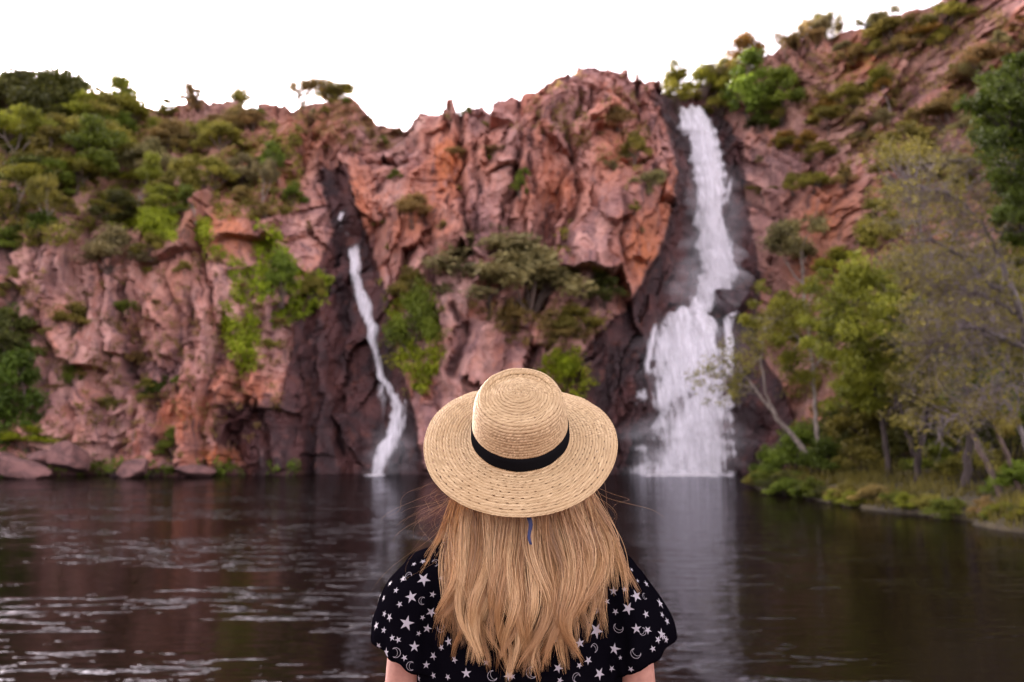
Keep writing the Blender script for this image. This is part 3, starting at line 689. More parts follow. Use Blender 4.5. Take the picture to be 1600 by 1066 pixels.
# small look-alike scrub: skyline wisps, and little tussocks over the slopes
rr = random.Random(5)
SCRUB = []
for i in range(24):
    px = rr.choice([rr.uniform(215, 480), rr.uniform(215, 480), rr.uniform(470, 640), rr.uniform(1200, 1370), rr.uniform(1080, 1200), rr.uniform(1340, 1540), rr.uniform(-30, 120)])
    py0 = np.interp(px, [q[0] for q in sky_pts], [q[1] for q in sky_pts])
    zone = 'left' if px < 700 else 'right'
    o_ = plant('wisp', px, py0+rr.uniform(5, 16), rr.uniform(34, 64), rr.uniform(30, 62), rr.choice(['brown', 'olive', 'grey', 'brown']),
          'thin see-through shrub standing on the %s skyline' % zone, 'thin shrubs along the %s skyline' % zone); SCRUB.append((o_, '', 'thin see-through skyline shrub'))
def scatter(n, box, size, cols, kinds, label, group, seed, avoid=1.0):
    q = random.Random(seed); c = 0
    for _ in range(n*6):
        if c >= n: break
        px = q.uniform(box[0], box[1]); py = q.uniform(box[2], box[3])
        if float(wet_mask(np.array([px]), np.array([py]))[0]) > .25*avoid: continue
        p = hit(px, py)
        if p is None: continue
        s = q.uniform(*size); kd = q.choice(kinds); cc = q.choice(cols); o_ = plant(kd, px, py, s*q.uniform(.9, 1.4), s*q.uniform(.7, 1.1), cc, label, group, loc=p); c += 1
        SCRUB.append((o_, cc, {'bush': 'small %s bush', 'wisp': 'thin %s shrub', 'tall': 'small %s tree', 'gum': 'small %s gum tree'}[kd] % {'grey': 'grey-green', 'gold': 'golden', 'yellow': 'yellow-green', 'dark': 'dark green'}.get(cc, cc)))
scatter(48, (0, 470, 185, 345), (26, 52), ['olive', 'grey', 'brown', 'olive', 'yellow', 'green'], ['bush', 'bush', 'tall', 'wisp'], 'small olive scrub bush among the rocks of the upper left slope', 'small scrub on the upper left slope', 3)
scatter(20, (0, 200, 190, 400), (50, 90), ['olive', 'green', 'dark', 'yellow'], ['tall', 'gum', 'bush'], 'mid green tree filling the wood on the upper left hillside', 'trees of the left hillside wood', 4)
scatter(22, (40, 460, 400, 690), (14, 30), ['olive', 'green', 'brown'], ['bush', 'wisp'], 'little tuft of leaves in a crack of the left buttress', 'tufts in the left buttress', 6)
scatter(20, (480, 1040, 150, 400), (12, 30), ['olive', 'brown', 'grey', 'green'], ['bush', 'wisp'], 'little shrub rooted in the central red wall', 'tufts in the central red wall', 8)
scatter(44, (1190, 1600, 30, 330), (22, 52), ['olive', 'brown', 'gold', 'olive', 'grey'], ['bush', 'wisp', 'bush', 'gum'], 'small olive or golden scrub bush on the right slope', 'small scrub on the right slope', 9)

# ground-cover foliage hanging on the walls: masses of leaves, one object per patch
def patch(name, label, poly, n, size, color, seed, lift=.25, nscat=.5):
    rng = np.random.default_rng(seed); P = np.array(poly, float); cl = []
    x0, y0 = P.min(0); x1, y1 = P.max(0); tries = 0
    while len(cl) < n and tries < n*8:
        tries += 1
        px = rng.uniform(x0, x1); py = rng.uniform(y0, y1); ins = False; j = len(P)-1
        for i in range(len(P)):
            if (P[i, 1] > py) != (P[j, 1] > py) and px < (P[j, 0]-P[i, 0])*(py-P[i, 1])/(P[j, 1]-P[i, 1])+P[i, 0]: ins = not ins
            j = i
        if not ins or vnoise(np.array([px/22.]), np.array([py/26.]), seed)[0] < .32: continue
        h = hit(px, py)
        if h is None: continue
        s = rng.uniform(.35, .75); cl.append((h.x, h.y-lift, h.z+.1, s, s*.8))
    o = link(name, leaves_mesh(name, cl, 26, size, rng, .5, .5)); o.color = (*LEAFC[color], 1)
    tag(o, label, 'foliage', None, 'stuff'); return o
patch('fern_patch', 'vivid lime green fern carpet on the ledge of the left hillside', [(170,352),(200,330),(260,334),(328,352),(330,380),(285,382),(230,368)], 300, .15, 'lime', 51, .9)
patch('creeper_patch', 'bright green strip of creeper running down right of the fern ledge', [(318,388),(345,385),(395,430),(440,470),(420,478),(360,436)], 70, .15, 'lime', 52)
patch('creeper_patch', 'hanging green creeper in the hollow of the left buttress', [(345,448),(372,448),(405,500),(402,580),(372,588),(352,520)], 150, .16, 'lime', 53, .4)
patch('creeper_patch', 'green creeper over the dark wall left of the narrow waterfall', [(400,340),(430,360),(470,420),(520,430),(515,470),(470,500),(430,520),(405,450)], 210, .16, 'lime', 54, .4)
patch('creeper_patch', 'green creeper curtain hanging right of the narrow waterfall', [(608,470),(680,465),(690,560),(660,620),(640,610),(615,560)], 140, .16, 'lime', 55, .5)
patch('creeper_patch', 'sparse olive creeper on the wall between the two waterfalls', [(590,400),(690,430),(700,560),(640,640),(600,560)], 60, .15, 'olive', 56, .3)
patch('creeper_patch', 'lime creeper low on the rock behind the hat', [(840,560),(900,540),(930,600),(890,640),(850,630)], 70, .16, 'lime', 57, .4)
patch('undergrowth', 'low brown-green undergrowth covering the upper left hillside', [(-60,200),(240,190),(470,200),(470,330),(330,350),(180,345),(100,380),(-60,400)], 1200, .16, 'olive', 58, .15)
patch('undergrowth', 'low brown-green undergrowth covering the right slope', [(1190,120),(1400,30),(1640,0),(1640,330),(1480,330),(1400,230),(1290,270)], 700, .15, 'brown', 59, .15)
patch('undergrowth', 'dry tan undergrowth on the ledge under the central trees', [(720,470),(900,470),(960,500),(920,590),(850,560),(780,530)], 110, .17, 'brown', 60, .3)
patch('undergrowth', 'dark green undergrowth at the left edge above the water', [(-80,520),(50,500),(64,640),(60,712),(-80,720)], 260, .18, 'deep', 61, .4)

patch('undergrowth', 'dark olive undergrowth on the slope behind the right bank trees', [(1200,500),(1320,440),(1480,380),(1640,330),(1640,720),(1240,720)], 900, .17, 'olive', 62, .3)
patch('undergrowth', 'thin brown scrub along the top of the central red dome', [(860,120),(1000,110),(1040,200),(980,300),(920,240),(800,200)], 120, .13, 'brown', 63, .15)
patch('undergrowth', 'brown scrub on the cliff top left of the pointed crag', [(470,150),(560,160),(640,200),(620,240),(520,240),(460,200)], 160, .13, 'brown', 64, .15)
patch('undergrowth', 'sparse tan and olive scrub over the left buttress', [(20,400),(300,390),(440,520),(440,680),(300,720),(80,700)], 330, .13, 'brown', 65, .15)
patch('waterline_plants', 'low green plants along the foot of the left cliff', [(-20,716),(470,724),(470,742),(-20,742)], 90, .13, 'green', 66, .5)
# boulders
def rock_mesh(name, seed, mat, sub=3):
    bm = bmesh.new(); bmesh.ops.create_icosphere(bm, subdivisions=sub, radius=1.0)
    V = np.array([v.co[:] for v in bm.verts]); rng = np.random.default_rng(seed)
    for _ in range(22):                         # chop with random planes: angular faces
        n = rng.normal(size=3); n /= np.linalg.norm(n); d = rng.uniform(.42, .85)
        k = V@n; V = np.where((k > d)[:, None], V-(k-d)[:, None]*n*.9, V)
    V += .06*np.stack([fbm(V[:, 0]*3+V[:, 2], V[:, 1]*3+i*9, seed+i, 3) for i in range(3)], 1)
    for v, c in zip(bm.verts, V): v.co = c
    me = bpy.data.meshes.new(name); bm.to_mesh(me); bm.free(); me.materials.append(mat); return me
RK = [rock_mesh('boulder', s, M_BOULDER) for s in (1, 2, 3)]; RW = rock_mesh('boulder', 4, M_WETROCK)
def boulder(me, p, s, label, group=None, rz=0.):
    o = link('boulder', me); o.location = p; o.scale = s; o.rotation_euler = (.1, .15, rz); return tag(o, label, 'boulder', group)
boulder(RK[0], at(30, 734, 73.0), (2.6, 1.6, 1.1), 'low flat pale boulder leftmost at the waterline')
boulder(RK[1], at(66, 716, 74.0), (1.3, 1.2, .8), 'small pinkish boulder lying between two larger ones at left waterline')
boulder(RK[2], at(112, 716, 74.2), (2.6, 1.6, 1.5), 'big pinkish boulder at the left waterline above the green tuft', None, 1.1)
boulder(RK[0], at(205, 735, 74.0), (3.0, 1.4, 1.0), 'long dark flat boulder at the waterline under the bright green bush', None, 2.4)
boulder(RK[1], at(310, 738, 74.4), (2.4, 1.3, .7), 'low reddish boulder at the waterline right of the bright green bush', None, .7)
boulder(RK[2], at(10, 722, 74.5), (1.7, 1.2, .9), 'rounded pinkish boulder behind the low flat leftmost one', None, .3)
boulder(RW, macro_hit(1138, 474)-Vector((0, 1.6, 0)), (2.5, 1.8, 2.3), 'black wet boulder splitting the waterfall halfway down', None, .6)
boulder(RK[2], bank_at(1545, 37.0)-Vector((0, 0, .1)), (.8, .55, .28), 'flat grey stone at the edge of the right bank', None, .4)

# ------------------------------------------------------------------ trees of the right bank, each drawn from its own limbs
def hero(name, label, Y, base_px, trunks, crowns, leafc, bark, n=120, ls=.085, cat='tree', rs=1.0, dy=1.2, seed=1, twigs=0, droop=.2):
    rng = np.random.default_rng(seed)
    b = bank_at(base_px, Y); lines = []
    root = thing(name, label, cat, b)
    for tr, r0, r1, *dd in trunks:
        P = np.array([at(x, y, Y) for x, y in tr]); k = len(P)
        P[:, 1] += np.linspace(dd[0] if dd else 0, dd[1] if dd else rng.normal()*.5, k)
        t = np.linspace(0, k-1, k*4); P = np.stack([np.interp(t, np.arange(k), P[:, i]) for i in range(3)], 1)
        P[1:] += rng.normal(size=(len(P)-1, 3))*r0*.22
        lines.append((P, np.linspace(r0, r1, len(P))))
    cl = []; nodes = np.concatenate([l[0][2:] for l in lines])
    for (x, y, r) in crowns:
        R = r/FPX*Y
        for _ in range(max(4, int(8*(r/28)**2))):
            dxy = rng.normal(size=2)*.5*r
            c = np.array(at(x+dxy[0], y+dxy[1]*.8, Y+rng.normal()*dy)); s = R*rng.uniform(.3, .62)
            cl.append((*(c), s, s*.75))
            if rng.random() < .6+twigs:
                q = nodes[np.argmin(((nodes-c)**2).sum(1)+rng.random(len(nodes))*R)]
                if np.linalg.norm(c-q) < 4.5: lines.append((bend(q, c, 5, rng, .07), np.linspace(.035*rs, .008, 5)))
    inv = np.array(b)
    a = link('trunk', tubes_mesh('trunk', [(P-inv, R) for P, R in lines], 6), root); a.color = (*BARKC[bark], 1)
    cl = [(c[0]-inv[0], c[1]-inv[1], c[2]-inv[2], c[3], c[4]) for c in cl]
    leafm = .85  # leaf colour darkened to stand in for shade on the right bank
    o = link('crown', leaves_mesh('crown', cl, n*1.45, ls*1.3, rng, .4, droop), root); o.color = tuple(q*leafm for q in LEAFC[leafc])+(1,)
    return root
hero('gum_tree', 'pale gum leaning left over the pool towards the waterfall', 57, 1262, [([(1262,712),(1240,682),(1214,652),(1192,622),(1165,588),(1128,560)], .17, .04), ([(1214,652),(1198,615),(1192,560),(1200,520)], .09, .03), ([(1180,606),(1150,600),(1118,590)], .05, .02)],
     [(1120,572,34),(1098,585,26),(1140,605,30),(1165,555,34),(1190,535,36),(1132,622,22),(1205,500,34),(1160,590,30),(1175,520,30)], 'olive', 'pale', 22, .075, seed=1)
hero('gum_tree', 'straight pale-trunked gum behind the leaning one', 59, 1277, [([(1277,705),(1275,660),(1273,610),(1268,550),(1262,500)], .15, .05), ([(1270,580),(1292,545),(1300,500)], .07, .02), ([(1268,550),(1240,520),(1222,500)], .07, .02)],
     [(1255,485,34),(1292,505,30),(1270,455,26),(1222,520,32),(1240,560,28),(1210,480,28),(1300,560,26),(1180,500,24),(1260,600,24)], 'yellow', 'pale', 75, .085, seed=2)
hero('bank_tree', 'yellow-green leafy tree, the brightest crown on the right bank', 50, 1392, [([(1394,765),(1387,700),(1381,640),(1365,565),(1345,490),(1338,440)], .16, .05), ([(1381,640),(1410,570),(1418,500)], .09, .03), ([(1365,565),(1330,530),(1308,490)], .07, .02)],
     [(1340,425,34),(1312,455,36),(1368,450,36),(1400,485,34),(1330,515,40),(1382,530,40),(1345,570,38),(1330,620,32),(1400,590,36),(1425,540,34),(1300,500,28),(1370,620,30),(1290,540,26)], 'yellow', 'dark', 120, .085, seed=3)
hero('bank_tree', 'dark twin-stemmed tree right of the brightest crown', 47, 1436, [([(1436,770),(1430,715),(1412,668),(1400,620)], .14, .06), ([(1432,760),(1440,690),(1452,620),(1448,560)], .12, .05)],
     [(1432,610,34),(1462,580,36),(1420,650,26),(1470,630,30),(1450,530,34),(1410,600,28)], 'olive', 'dark', 80, .085, seed=4)
hero('bank_tree', 'thick dark-trunked tree with bright green sprays at the right', 44, 1512, [([(1510,765),(1512,690),(1512,630),(1498,590),(1482,556)], .2, .09), ([(1512,640),(1540,590),(1562,540)], .12, .05)],
     [(1510,585,38),(1545,600,38),(1575,570,40),(1530,545,34),(1490,610,28),(1590,630,34),(1560,640,30),(1480,540,30)], 'green', 'dark', 95, .085, seed=5)
hero('bank_tree', 'brown tree leaning left with bare lower trunk at the far right', 40, 1572, [([(1572,800),(1552,740),(1532,690),(1518,655)], .14, .07), ([(1600,790),(1580,730),(1560,680),(1545,640)], .12, .05)],
     [(1515,640,26),(1545,630,28),(1500,660,22),(1570,660,26)], 'olive', 'brown', 60, .075, seed=6)
hero('bank_tree', 'pale grey trunk slanting up left at the right edge', 42, 1606, [([(1612,720),(1590,660),(1566,610),(1542,560),(1522,520)], .13, .05)], [(1520,500,34),(1550,480,40),(1580,520,36),(1600,560,34)], 'olive', 'grey', 55, .08, seed=7)
hero('bank_tree', 'olive tree with thin crown behind the bare grey tree', 53, 1470, [([(1470,760),(1466,660),(1455,560),(1440,440),(1425,330)], .17, .05), ([(1455,560),(1480,450),(1500,360)], .1, .03)],
     [(1400,235,36),(1435,250,34),(1390,290,34),(1430,320,40),(1470,300,40),(1500,350,44),(1420,390,44),(1460,430,50),(1380,350,30),(1500,450,50),(1440,480,44),(1540,420,50)], 'olive', 'grey', 26, .085, seed=8, twigs=.3)
hero('bank_tree', 'dense dark green tree filling the upper right corner', 33, 1690, [([(1690,760),(1680,600),(1660,450),(1630,330),(1590,230)], .22, .08), ([(1660,450),(1620,400),(1590,350)], .12, .05)],
     [(1560,135,36),(1545,180,34),(1590,170,40),(1620,120,46),(1570,230,40),(1610,240,46),(1545,215,24),(1590,295,40),(1640,180,50),(1650,300,50),(1610,110,30),(1610,350,36),(1585,330,26)], 'deep', 'dark', 150, .065, seed=9)
hero('bank_tree', 'yellowing low branch tree under the dark corner tree', 36, 1640, [([(1650,760),(1640,600),(1622,470),(1600,380)], .15, .05)], [(1590,270,26),(1575,310,24),(1600,330,30),(1610,400,34),(1590,440,30)], 'yellow', 'dark', 60, .07, seed=10)
# bare grey tree: no leaves to speak of, a haze of twigs
def bare_tree():
    Y = 33.5; rng = np.random.default_rng(77); b = bank_at(1622, Y); lines = []; tips = []
    root = thing('bare_tree', 'bare grey tree with a haze of fine twigs reaching left at the right edge', 'tree', b)
    limbs = [([(1622,780),(1616,650),(1606,545),(1590,470),(1560,400)], .2, .08), ([(1606,545),(1570,530),(1525,522),(1500,535),(1484,552)], .1, .04), ([(1570,530),(1530,510),(1500,515),(1478,540)], .07, .03),
             ([(1590,470),(1540,440),(1500,400),(1450,370)], .09, .03), ([(1560,400),(1530,340),(1480,300),(1430,290)], .07, .02), ([(1560,400),(1570,320),(1550,250)], .06, .02), ([(1600,500),(1560,470),(1520,455),(1470,440)], .06, .02), ([(1616,620),(1570,600),(1520,640),(1490,650)], .05, .02)]
    for tr, r0, r1 in limbs:
        P = np.array([at(x, y, Y+rng.normal()*.3) for x, y in tr]); k = len(P); t = np.linspace(0, k-1, k*4)
        P = np.stack([np.interp(t, np.arange(k), P[:, i]) for i in range(3)], 1); P[1:] += rng.normal(size=(len(P)-1, 3))*.04
        lines.append((P, np.linspace(r0, r1, len(P))))
        if r0 < .15:
            for q in P[3:]:
                for _ in range(4):
                    d = rng.normal(size=3)*np.array([1, .8, .8])+np.array([-.5, 0, .1]); d /= np.linalg.norm(d)
                    fork(lines, tips, q, d, rng.uniform(.55, 1.1), .021, 3, rng, .6, .05, (2, 3))
    inv = np.array(b)
    o = link('trunk', tubes_mesh('trunk', [(P-inv, R) for P, R in lines[:] if R[0] > .025], 6), root); o.color = (*BARKC['grey'], 1)
    o = link('twigs', tubes_mesh('twigs', [(P-inv, R) for P, R in lines if R[0] <= .025], 3), root); o.color = (.19, .155, .165, 1)
    cl = [(*(np.array(t)-inv), .16, .12) for t in tips[::3]]
    o = link('crown', leaves_mesh('crown', cl, 6, .06, rng, .4), root); o.color = (*LEAFC['olive'], 1)
bare_tree()
# bank undergrowth: bushes one by one, grass as a mass
BANK = [
 ('bush', 1248, 60.0, 110, 84, 'green', 'bright green strap-leaved bush at the tip of the right bank'),
 ('bush', 1196, 61.5, 50, 60, 'green', 'small green bush at the water on the tip of the right bank'),
 ('bush', 1290, 56.0, 90, 70, 'deep', 'dark green bush behind the tip of the right bank'),
 ('bush', 1340, 55.0, 90, 60, 'olive', 'olive bush on the bank under the yellow-green tree'),
 ('bush', 1462, 49.0, 100, 60, 'green', 'green bush on the bank right of the twin-stemmed tree'),
 ('bush', 1530, 45.0, 110, 66, 'olive', 'olive bush on the bank behind the leaning brown tree'),
 ('bush', 1590, 40.0, 100, 60, 'green', 'green bush at the right edge of the bank'),
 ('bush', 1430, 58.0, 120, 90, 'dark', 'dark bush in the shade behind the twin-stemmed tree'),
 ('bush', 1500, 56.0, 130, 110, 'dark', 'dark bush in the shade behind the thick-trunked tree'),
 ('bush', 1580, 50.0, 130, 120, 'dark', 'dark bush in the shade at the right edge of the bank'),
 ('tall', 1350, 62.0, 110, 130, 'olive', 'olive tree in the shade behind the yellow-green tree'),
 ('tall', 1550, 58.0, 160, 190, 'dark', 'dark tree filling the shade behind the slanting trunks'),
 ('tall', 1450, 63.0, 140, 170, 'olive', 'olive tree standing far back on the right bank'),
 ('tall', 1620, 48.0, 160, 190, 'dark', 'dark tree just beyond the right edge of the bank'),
 ('bush', 1606, 33.5, 60, 36, 'yellow', 'yellow-green tuft hanging over the water at the right edge'),
]
BANK += [
 ('tall', 1400, 60.0, 150, 250, 'olive', 'olive tree with tall crown behind the brightest crown of the bank'),
 ('gum', 1480, 58.0, 210, 330, 'grey', 'tall grey-green gum rising behind the bare grey tree'),
 ('tall', 1530, 54.0, 200, 300, 'olive', 'tall olive tree behind the thick dark-trunked tree'),
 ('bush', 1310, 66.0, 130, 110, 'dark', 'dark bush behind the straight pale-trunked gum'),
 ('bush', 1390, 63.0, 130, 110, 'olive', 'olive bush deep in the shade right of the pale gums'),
]
SHORE = []
_q = random.Random(12)
for i_ in range(26):
    Y_ = 34+i_*1.05+_q.uniform(-.3, .3); x_ = float(shore(Y_))+_q.uniform(-.1, .9)
    px_ = to_px(np.array([x_]), np.array([Y_]), np.array([.3]))[0][0]
    o_ = plant(_q.choice(['bush', 'bush', 'wisp']), px_, 0, _q.uniform(34, 70), _q.uniform(20, 40), _q.choice(['olive', 'green', 'dark', 'brown', 'yellow']), 'x', 'low bushes along the right shore', loc=Vector((x_, Y_, max(.05, float(bank_z(np.array([x_]), np.array([Y_]))[0])))), bark='dark')
    SHORE.append(o_)
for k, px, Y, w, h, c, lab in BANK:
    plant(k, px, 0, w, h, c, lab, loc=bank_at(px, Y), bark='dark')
def grass():
    rng = np.random.default_rng(5); n = 15000
    y = rng.uniform(26, 66, n); x = shore(y)+rng.uniform(-.5, 1, n)*1.2+rng.uniform(0, 1, n)**1.6*22
    z = bank_z(x, y); k = (z > .02) & (vnoise(x*.5, y*.5, 7) > .3); x, y, z = x[k], y[k], z[k]; n = len(x)
    hgt = rng.uniform(.18, .6, n)*(.6+.8*vnoise(x*.3, y*.3, 9)); a = rng.uniform(0, 6.28, n); w = .045
    ln = rng.normal(size=(n, 2))*.18
    B = np.stack([x, y, z-.03], 1); dx = np.stack([np.cos(a)*w, np.sin(a)*w, 0*a], 1)
    top = B+np.stack([ln[:, 0], ln[:, 1], hgt], 1)
    V = np.stack([B-dx, B+dx, top+dx*.2, top-dx*.2], 1).reshape(-1, 3)
    T = np.repeat(np.clip(vnoise(x*.8, y*.8, 13)*.7+rng.random(n)*.4, 0, 1)[:, None], 4, 1)
    o = link('bank_grass', mesh_np('bank_grass', V, np.arange(n*4).reshape(-1, 4), M_LEAF, False, dict(tint=T.ravel()))); o.color = (.085, .075, .02, 1)
    tag(o, 'rough yellow-green grass covering the right bank', 'grass', None, 'stuff')
grass()
MARKS = [(60,120,'the highest dark skyline trees'),(186,130,'the yellow-olive skyline tree'),(330,140,'the ragged left skyline'),(530,150,'the rounded knoll left of the saddle'),(250,352,'the lime fern ledge'),(70,345,'the rich green hillside bush'),
 (300,250,'the bare pink slope patch'),(430,260,'the orange rock face'),(160,400,'the wide bush crowning the left buttress'),(184,520,'the deep vertical cleft'),(250,615,'the dark round bush on the left buttress'),(375,510,'the hanging creeper hollow'),(300,480,'the pale ribs of the left buttress'),(400,650,'the dark-stained lower buttress'),
 (530,340,'the crevice top'),(600,210,'the saddle'),(700,170,'the pointed crag'),(720,320,'the deep crack of the red wall'),(905,160,'the twin slits of the central dome'),(900,300,'the long groove of the central dome'),(1000,380,'the orange edge beside the upper fall'),(820,400,'the central tree clump'),
 (1070,170,'the fall lip'),(1190,140,'the green clump by the fall lip'),(1164,70,'the golden skyline tree'),(1340,95,'the small orange cave'),(1400,40,'the olive skyline tree'),(1390,150,'the lone pale gum'),(1300,240,'the long slanting slab'),(1480,30,'the top of the right ridge'),(1550,150,'the dark corner tree'),(1450,250,'the bare grey tree'),(1265,240,'the gully bush'),
 (1248,740,'the tip of the right bank'),(1340,770,'the yellow-green bank tree'),(1435,790,'the twin-stemmed bank tree'),(1530,810,'the leaning brown tree')]
ORD = ['nearest', 'second nearest', 'third nearest', 'fourth nearest', 'fifth nearest', 'sixth nearest', 'seventh nearest', 'eighth nearest', 'ninth nearest', 'tenth nearest']
buckets = {}
for o, col, kind in SCRUB+[(o, '', 'low shore bush') for o in SHORE]:
    px, py = to_px(o.location.x, o.location.y, o.location.z)
    m = min(MARKS, key=lambda q: math.hypot(q[0]-px, q[1]-py)); dx, dy = px-m[0], py-m[1]
    side = ('right of' if dx > 0 else 'left of') if abs(dx) > abs(dy) else ('below' if dy > 0 else 'above')
    buckets.setdefault((kind, side, m[2]), []).append((math.hypot(dx, dy), o, col))
for (kind, side, mk), lst in buckets.items():
    lst.sort(key=lambda q: q[0])
    for i, (_, o, col) in enumerate(lst):
        w = (ORD[i]+' ' if len(lst) > 1 else '')
        o['label'] = '%s%s %s %s' % (w, kind, side, mk)
#PART3
# ------------------------------------------------------------------ the visitor in front
def mat_skin():
    t = NT('skin'); n = t.noise(t.coord(), 60, 3)
    t.set(Base_Color=t.mix(t.rng(n, .3, .7), rgb(166, 118, 102), rgb(182, 134, 116)), Roughness=.5)
    t.b.inputs['Subsurface Weight'].default_value = .12; t.b.inputs['Subsurface Radius'].default_value = (.02, .008, .005); return t.m
def mat_cloth(name, c, c2):
    t = NT(name); P = t.coord(); n = t.noise(P, 14, 4); w = t.noise(P, 900, 2)
    t.set(Base_Color=t.mix(n, c, c2), Roughness=.75); t.b.inputs['Sheen Weight'].default_value = .0; t.b.inputs['Specular IOR Level'].default_value = .0
    t.bump(t.math('ADD', n, t.math('MULTIPLY', w, .05)), .25, .02); return t.m
def mat_straw():
    t = NT('straw'); P = t.coord()
    ang = t.attr('ang'); row = t.attr('row')
    cmb = t.node('ShaderNodeCombineXYZ'); t.put(cmb.inputs[0], ang); t.put(cmb.inputs[1], row)
    w1 = t.noise(t.mapping(cmb.outputs[0], (1, .9, 1)), 1.0, 3, .6); w2 = t.noise(t.mapping(cmb.outputs[0], (.05, 1, 1)), 1.0, 2)
    n = t.noise(P, 14, 3)
    c = t.mix(t.rng(w1, .3, .7), rgb(134, 107, 72), rgb(214, 187, 146))
    c = t.mix(t.rng(w2, .35, .65, 0, .5), c, rgb(184, 156, 116)); c = t.mix(t.rng(n, .4, .7, 0, .35), c, rgb(168, 138, 98))
    t.set(Base_Color=c, Roughness=.6); t.b.inputs['Specular IOR Level'].default_value = .3
    t.bump(w1, .5, .0012); return t.m
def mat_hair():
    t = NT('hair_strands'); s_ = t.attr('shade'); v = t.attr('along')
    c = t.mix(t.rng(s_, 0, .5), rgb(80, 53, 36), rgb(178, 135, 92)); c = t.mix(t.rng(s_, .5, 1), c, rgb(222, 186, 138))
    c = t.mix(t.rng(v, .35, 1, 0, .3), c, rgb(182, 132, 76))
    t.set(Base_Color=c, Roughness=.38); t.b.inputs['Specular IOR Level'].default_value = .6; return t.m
def flat(name, c, r=.7):
    t = NT(name); n = t.noise(t.coord(), 40, 3); t.set(Base_Color=t.mix(n, c, tuple(q*.85 for q in c)), Roughness=r); return t.m
M_SKIN = mat_skin(); M_STRAW = mat_straw(); M_HAIR = mat_hair()
M_BLOUSE = mat_cloth('black_blouse', (.0022, .0019, .0032), (.0034, .0029, .0046)); M_JEAN = mat_cloth('dark_denim', (.02, .025, .04), (.03, .035, .055))
M_BAND = mat_cloth('black_ribbon', (.006, .006, .007), (.010, .010, .011)); M_PRINT = flat('white_print', (.34, .315, .34)); M_NAVY = flat('navy_ribbon', (.02, .03, .10))
GROUND_Z = 1.55
HATP = at(813, 684, 2.0)                       # centre of the hat's brim
TILT = math.radians(42)
AX = Vector((0, -math.sin(TILT), math.cos(TILT)))
HEAD = HATP - AX*.052 + Vector((0, .012, 0))
person = thing('person', 'woman seen from behind in wide straw hat and black star-printed blouse with long blonde hair', 'person', (HATP.x, 2.06, GROUND_Z))
PB = Vector(person.location)
# body: one skin surface grown over a skeleton
def skinned(name, joints, bones, mat, parent, sub=2):
    me = bpy.data.meshes.new(name); keys = list(joints); ix = {k: i for i, k in enumerate(keys)}
    me.from_pydata([tuple(Vector(joints[k][0])-PB) for k in keys], [(ix[a], ix[b]) for a, b in bones], [])
    o = bpy.data.objects.new(name, me); COL.objects.link(o)
    md = o.modifiers.new('skin', 'SKIN'); md.use_smooth_shade = True
    sv = me.skin_vertices[0].data if me.skin_vertices else None
    if sv is None:
        with bpy.context.temp_override(object=o, active_object=o): bpy.ops.mesh.customdata_skin_add()
        sv = me.skin_vertices[0].data
    for k in keys:
        r = joints[k][1]; sv[ix[k]].radius = r if isinstance(r, tuple) else (r, r)
    sv[0].use_root = True
    o.modifiers.new('sub', 'SUBSURF').levels = sub; o.modifiers['sub'].render_levels = sub
    dg = bpy.context.evaluated_depsgraph_get(); m2 = bpy.data.meshes.new_from_object(o.evaluated_get(dg))
    m2.name = name; bpy.data.objects.remove(o); m2.materials.clear(); m2.materials.append(mat)
    o = link(name, m2, parent); return o
hx = HATP.x; yb = 2.06
J = {'pelvis': ((hx, yb, 2.42), .13), 'belly': ((hx, yb, 2.56), .115), 'chest': ((hx, yb, 2.76), .13), 'collar': ((hx, yb-.005, 2.94), (.09, .06)),
     'neck': ((hx, yb-.005, 3.01), .055), 'nape': ((hx, yb, 3.05), .055), 'skull': ((HEAD.x, HEAD.y, HEAD.z), .098), 'crownpt': tuple([(HEAD+AX*.06)[:], .085]),
     'face': ((HEAD.x, HEAD.y+.075, HEAD.z-.015), .058), 'nose': ((HEAD.x, HEAD.y+.128, HEAD.z-.005), .014), 'chin': ((HEAD.x, HEAD.y+.095, HEAD.z-.075), .032)}
B = [('pelvis', 'belly'), ('belly', 'chest'), ('chest', 'collar'), ('collar', 'neck'), ('neck', 'nape'), ('nape', 'skull'), ('skull', 'crownpt'), ('skull', 'face'), ('face', 'nose'), ('face', 'chin')]
